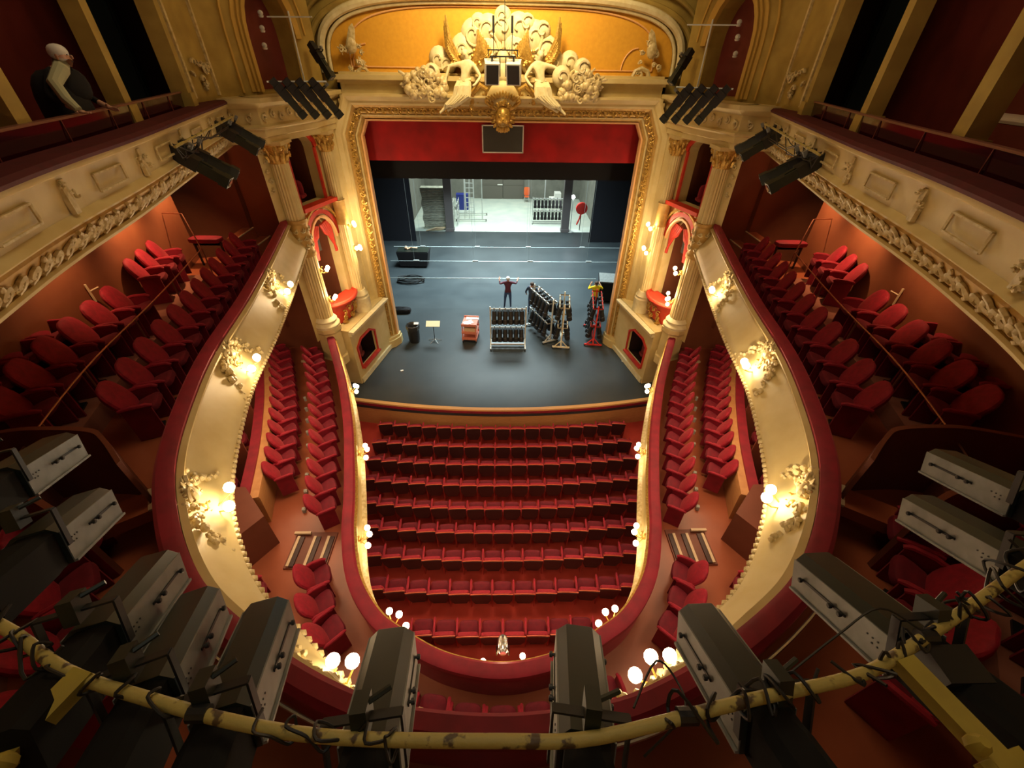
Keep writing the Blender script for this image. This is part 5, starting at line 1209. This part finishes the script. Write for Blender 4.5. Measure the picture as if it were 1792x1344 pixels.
for sx, sd in ((-1, 'left'), (1, 'right')):
    for i, (y, off, z) in enumerate(((11.5, -.16, 8.92), (10.85, -.16, 8.90), (8.45, -.16, 8.88), (7.95, -.16, 8.88))):
        p, n = at_y(R3, y, sx); c = p + n * off
        d = Vector((-sx * .62, .18 if i < 2 else -.25, -.72)); d = Vector((-sx * .42, -.05, -1.05))
        d = Vector((-sx * .75, .30 - .2 * (i % 2), -.55))
        SPOT.put((c.x, c.y, z), spot_rot(d), 'black spotlight clamped to the %s gallery front, %s from the stage' % (sd, ORD[i]), 'black spotlights on the gallery fronts')
    p0, n0 = at_y(R3, 12.0, sx); P = [(q + m_ * -.14) for q, m_ in part_of(R3, 7.2, 12.0, sx)]
    t = thing('gallery_light_bar', 'thin lighting bar with hanging cables along the %s gallery front' % sd, 'lighting bar', (0, 0, 0))
    mb = MB(); mb.tube([(q.x, q.y, 8.93) for q in P], .022, 6); mb.build('tube', YELLOW, t)
    mb = MB(); rr = random.Random(4 + sx); Q = P if sx < 0 else P[::-1]
    for k in range(10):
        i0 = int(len(Q) * (.05 + .08 * k)); i1 = min(len(Q) - 1, i0 + 4); a = Q[min(i0, len(Q) - 2)]; b = Q[i1]
        mb.tube([(a.x, a.y, 8.96), (a.x * .75 + b.x * .25, a.y * .75 + b.y * .25, 8.96 - rr.uniform(.1, .3)), (a.x * .3 + b.x * .7, a.y * .3 + b.y * .7, 8.95 - rr.uniform(.05, .25)), (b.x, b.y, 8.96)], .009, 5)
    mb.build('cables', CABLE, t)
    # bar with four lanterns above the columns and the floor standing one by the niche
    t = thing('pier_light_bar', 'pale lighting bar above the %s columns' % sd, 'lighting bar', (sx * 4.9, 12.7, 9.55))
    mb = MB(); mb.tube([(sx * .75, -.3, 0), (-sx * .5, .2, 0)], .02, 6); mb.build('tube', STEEL, t)
    mb = MB(); mb.tube([(0, .1, -.25), (0, .1, 1.3)], .02, 6); mb.tube([(-.55, .2, 1.2), (.55, .0, 1.2)], .014, 6); mb.build('upright', STEEL, t)
    for i in range(4):
        f = i / 3.0; x = 5.22 - .85 * f; y = 12.55 + .2 * f
        SPOT.put((sx * x, y, 9.52), spot_rot((-sx * .45, .25, -.75)), 'black spotlight hanging above the %s columns, %s from the seats' % (sd, ORD[i]), 'black spotlights above the columns')
    t = SPOT.put((sx * 5.05, 14.9, 10.25), spot_rot((-sx * .5, -.25, -.8)), 'single black spotlight hanging beside the %s end of the orange panel' % sd, 'single spotlights beside the orange panel')
    # niche fittings and painted teal glow and wall lamp behind the gallery posts
    for k, (z, lab) in enumerate(((10.9, 'top'), (10.6, 'middle'), (10.25, 'lowest'))):
        PU = Plane((6.75, 12.2), (5.5, 15.5), sx); c = PU(2.25 - .08 * k, z, -.30)
        mb = MB(); mb.ball((0, 0, 0), (.07, .05, .06), 8, 6); mb.lathe([(.05, -.09), (.07, -.05)], n=8)
        tag(mb.build('niche_reflector', WHITE, loc=c), 'small white reflector inside the %s niche, %s of three' % (sd, lab), 'reflector')
    q = Vector((sx * 9.0, 12.7)); n = Vector((0, 1))
    mb = MB(); mb.box((0, 0, 1.5), (.5, .1, 3.0)); mb.box((0, -.05, 1.5), (.4, .05, 2.8)); o = mb.build('teal_glow_panel', TEALGLOW, loc=(q.x, q.y, 8.4)); o.rotation_euler.z = 0  # panel added to carry the teal glow as colour
    tag(o, 'dim teal glow painted as a panel in the dark passage of the %s gallery' % sd, 'panel')
    p, n = at_y(R3, 6.3, sx); q = p + n * 2.45
    mb = MB(); mb.bar((-.25, 0, 0), (.25, 0, 0), .015); mb.lathe([(.02, 0), (.11, .02), (.12, .05)], (.15, 0, -.05), 10, ax=(0, 0, -1)); mb.ball((-.1, 0, .03), .04, 8, 6); mb.ball((.12, 0, -.1), .035, 8, 6)
    tag(mb.build('gallery_wall_lamp', LANTG, loc=(q.x, q.y, 10.9)), 'small unlit two-arm lamp on the dark red wall of the %s gallery' % sd, 'wall lamp')
p, n = at_y(R3, 6.2, 1); q = p + n * 1.75
mb = MB(); mb.sbox((0, 0, 0), (.55, 1.5, .1), .5); mb.sbox((0, .6, .02), (.35, .9, .06), .6); tag(mb.build('dust_sheet', mat('pale_sheet', (.5, .4, .3), .8), loc=(q.x, q.y, 9.55)), 'pale cloth lying along the bench of the right gallery', 'cloth')

# ------------------------------------------------------------------ foreground lighting bar and big lanterns
PZ = 8.43
PIPE = [(-3.9, 1.9), (-3.1, 1.25), (-2.4, .84), (-1.86, .69), (-1.5, .54), (-1.19, .46), (-.83, .385), (-.5, .345), (0, .33), (.30, .335), (.8, .42), (1.22, .485), (1.45, .56), (1.78, .69), (2.19, .86), (2.7, 1.08), (3.3, 1.45), (4.0, 2.1)]
PC = catmull(PIPE, 5)
t = thing('lighting_bar', 'curved chipped yellow lighting bar across the foreground carrying the big lanterns', 'lighting bar', (0, .33, PZ))
mb = MB(); mb.M = Matrix.Translation((0, -.33, -PZ)); mb.tube([(q.x, q.y, PZ) for q in PC], .020, 12); mb.build('tube', YELLOW, t)
for x in (-2.05, -.95, .62, 1.55, 2.4):
    q = min(PC, key=lambda v: abs(v.x - x)); mb = MB(); mb.M = Matrix.Translation((0, -.33, -PZ)); mb.tube([(q.x - .03, q.y, PZ), (q.x + .03, q.y, PZ)], .027, 10); mb.build('joint_sleeve', BLACK, t)
for sx, sd in ((-1, 'left'), (1, 'right')):
    b = Vector((sx * 1.42, .53, PZ)); e = Vector((sx * 1.56, -.05, PZ + .06)); d = (e - b)
    t = thing('bar_bracket', 'chunky yellow bracket arm with bolts holding the lighting bar, %s corner' % sd, 'bracket', b)
    mb = MB(); mb.bar((0, 0, 0), d, .075, .05); mb.build('arm', YELLOWB, t)
    mb = MB(); mb.box(d * .62, (.20, .16, .03), Matrix.Rotation(atan2(d.y, d.x), 3, 'Z')); mb.build('plate', YELLOWB, t)
    for k in range(4):
        mb = MB(); mb.lathe([(.028, 0), (.028, .03), (.015, .05)], d * (.42 + .12 * k) + Vector((sx * .06 * (1 if k % 2 else -1), 0, .03)), 8); mb.build('bolt', YELLOWB, t)
def big_lantern(front, rear, w_, h_, label, side=1, tail=.45):
    F_ = Vector(front); B_ = Vector(rear); d = (F_ - B_); L = d.length; y = d / L; x = y.cross(Vector((0, 0, 1))).normalized(); z = x.cross(y)
    t = thing('large_spotlight', label, 'stage light', B_)
    t.rotation_mode = 'QUATERNION'; t.rotation_quaternion = Matrix((x, y, z)).transposed().to_quaternion()
    c = .26 * w_
    def sect(yy, s_=1): return [(-w_ / 2 * s_, yy, -h_), (w_ / 2 * s_, yy, -h_), (w_ / 2 * s_, yy, -c * s_ * .7), (w_ / 2 * s_ - c * .75, yy, 0 - (1 - s_) * .05), (-w_ / 2 * s_ + c * .75, yy, 0 - (1 - s_) * .05), (-w_ / 2 * s_, yy, -c * s_ * .7)]
    def loft(mb, secs):
        n = len(secs[0]); vs = [p for s_ in secs for p in s_]; fs = [tuple(range(n)), tuple((len(secs) - 1) * n + k for k in range(n - 1, -1, -1))]
        for i in range(len(secs) - 1):
            for k in range(n): a = i * n + k; b = i * n + (k + 1) % n; fs.append((a, b, b + n, a + n))
        mb.add(vs, fs)
    mb = MB(); loft(mb, [sect(0), sect(L * .985), sect(L, .97)]); mb.build('housing', LANTB, t, smooth=20)
    for q in (-1, 1):
        mb = MB(); mb.box((q * (w_ / 2 + .002), L * .5, -h_ * .56), (.006, L * .99, h_ * .80)); mb.box((q * (w_ / 2 + .008), L * .5, -h_ * .97), (.016, L * .99, .012)); mb.build('side_plate', LANTG, t, smooth=0)
        mb = MB(); mb.box((q * (w_ / 2 + .007), L * .62, -h_ * .50), (.006, L * .46, .012)); mb.build('focus_slot', BLACK, t, smooth=0)
        for f in (.42, .52, .86):
            mb = MB(); mb.lathe([(.006, 0), (.006, .010), (.012, .012), (.012, .022), (.008, .025)], (q * (w_ / 2 + .005), L * f, -h_ * .50), 10, ax=(q, 0, 0)); mb.build('knob', BLACK, t)
        mb = MB()
        for k in range(5): mb.lathe([(.004, 0), (.004, .004)], (q * (w_ / 2 + .004), L * (.10 + .045 * (k % 3)), -h_ * (.45 + .12 * (k // 3))), 6, ax=(q, 0, 0))
        mb.build('vent_hole', BLACK, t)
    mb = MB(); mb.lathe([(w_ * .38, 0), (w_ * .38, .012)], (0, L, -h_ / 2), 16, ax=(0, 1, 0)); mb.build('lens', LENSM, t)
    mb = MB(); loft(mb, [sect(-tail, .88), sect(-.10, .88), sect(-.05, .80), sect(0, .8)])
    mb.build('lamp_house', LAMPBLK, t, smooth=20)
    mb = MB()
    for q in (-1, 1): mb.bar((q * (w_ / 2 + .03), -.02, -h_ * .5), (q * (w_ / 2 + .03), -.02, .09), .035, .008)
    mb.bar((-w_ / 2 - .03, -.02, .09), (w_ / 2 + .03, -.02, .09), .035, .008); mb.build('yoke', BLACK, t)
    mb = MB(); mb.box((0, -.02, .10), (.05, .09, .10)); mb.tube([(0, -.02, .13), (.09, .02, .15)], .010, 6); mb.build('hook_clamp', LANTB, t)
    return t
BIG = [((-.50, .80, 8.08), (-.45, .37, 8.33), .19, .21, 'dark slab-sided spotlight left of centre on the foreground bar, between the two bottom middle lamps'),
       ((.345, .80, 8.08), (.285, .37, 8.33), .19, .21, 'dark slab-sided spotlight right of centre on the foreground bar'),
       ((-1.12, .93, 8.08), (-.98, .45, 8.33), .19, .21, 'spotlight on the foreground bar whose front covers the left cream parapet curve'),
       ((-1.47, .98, 8.08), (-1.29, .53, 8.33), .18, .20, 'grey-sided spotlight on the foreground bar, second left of the yellow cream curve'),
       ((-1.78, 1.17, 8.08), (-1.62, .72, 8.33), .19, .20, 'spotlight on the foreground bar with its grey side lit, third from the left edge'),
       ((-2.42, 1.56, 8.08), (-2.20, 1.12, 8.33), .20, .20, 'spotlight near the left picture edge, level with the brown partition'),
       ((-2.98, 2.02, 8.08), (-2.72, 1.50, 8.33), .20, .20, 'topmost grey spotlight cut by the left picture edge'),
       ((.93, .89, 8.08), (.94, .44, 8.33), .19, .21, 'big dark green-black spotlight right of the bottom right three-globe lamp'),
       ((1.64, 1.14, 8.08), (1.66, .66, 8.33), .22, .20, 'spotlight at lower right whose pale slotted side faces the red rail'),
       ((2.50, 1.50, 8.08), (2.45, 1.00, 8.33), .20, .18, 'second grey slotted spotlight from the right picture edge'),
       ((2.95, 1.86, 8.08), (2.85, 1.34, 8.33), .20, .18, 'topmost grey slotted spotlight at the right picture edge')]
for fr, re, w_, h_, lab in BIG: big_lantern(fr, re, w_, h_, lab)
# cables along the bar
rr = random.Random(12)
def bar_cable(i, x0, x1, lab, loops=5, r=.006, amp=.06):
    pts = []
    xs = [x0 + (x1 - x0) * k / 24 for k in range(25)]
    for k, x in enumerate(xs):
        q = min(PC, key=lambda v: abs(v.x - x)); a = k * loops * 2 * pi / 24
        am = amp * rr.choice((.45, .5, .8, 1.3)); pts.append((x + .05 * rr.uniform(-1, 1), q.y + cos(a) * am + .015 * rr.uniform(-1, 1), PZ + .01 + sin(a) * max(am, .032) * .9))
    mb = MB(); mb.tube([tuple(v) for v in catmull(pts, 4)], r, 6); tag(mb.build('bar_cable', CABLE), lab, 'cable', 'cables wound on the lighting bar')
bar_cable(0, -.75, -.25, 'black cable looped on the bar below the left centre spotlight', 5, .005, .035)
bar_cable(1, .50, 1.05, 'black cable coiled in loops on the bar right of centre', 7, .006, .055)
bar_cable(2, 1.15, 1.85, 'bundle of black cable knotted round the bar at lower right', 11, .006, .055)
bar_cable(3, -1.75, -1.05, 'dark brown cable wound round the bar at lower left', 6, .0055, .04)
bar_cable(4, 1.75, 2.3, 'loose ring of cable round the bar near the right edge', 5, .006, .07)
bar_cable(5, -2.4, -1.6, 'tangle of cable on the bar near the left edge', 10, .006, .06)
mb = MB(); mb.tube([tuple(v) for v in catmull([(1.0, .5, 8.40), (1.25, .62, 8.42), (1.45, .70, 8.45), (1.55, .62, 8.45), (1.6, .6, 8.44)], 5)], .004, 5); tag(mb.build('thin_wire', CABLE), 'thin wire hanging in an arc from the big right spotlight', 'cable')
mb = MB(); mb.tube([tuple(v) for v in catmull([(.42, .40, 8.46), (.55, .55, 8.40), (.62, .50, 8.36), (.60, .40, 8.40), (.45, .30, 8.35)], 5)], .004, 5); tag(mb.build('thin_wire', CABLE), 'thin pale arc of wire beside the right centre spotlight', 'cable')
mb = MB(); mb.box((0, 0, 0), (.16, .12, .10)); mb.box((0, 0, -.1), (.10, .08, .12)); tag(mb.build('junction_box', BLACK, loc=(1.62, .52, 8.38)), 'black junction block strapped below the knotted cables at lower right', 'junction box')
# pale strips on the upper rail near the bottom lamps
for sx, sd in ((-1, 'left'), (1, 'right')):
    P = [(p + n * .26) for p, n in R2 if .95 < p.y < 1.9 and p.x * sx > .5]
    mb = MB(); mb.tube([(q.x, q.y, 6.24) for q in P], .014, 6); tag(mb.build('rail_rod', CHROME), 'thin metal rod running along the outer side of the broad rail, bottom %s' % sd, 'rod')
# white aisle paper and handbag-like pale floor runners in the upper balcony

for sx, sd in ((-1, 'left'), (1, 'right')):
    t = thing('aisle_step', 'small orange wood step with a pale edge beyond the curved partitions, %s upper balcony' % sd, 'steps', (sx * 4.45, 2.95, 5.72), sx * -.6)
    mb = MB(); mb.box((0, 0, .08), (.6, .34, .16)); mb.build('step', PARQ, t)
    mb = MB(); mb.box((-sx * .30, 0, .17), (.04, .36, .03)); mb.build('pale_edge', STEPE, t)
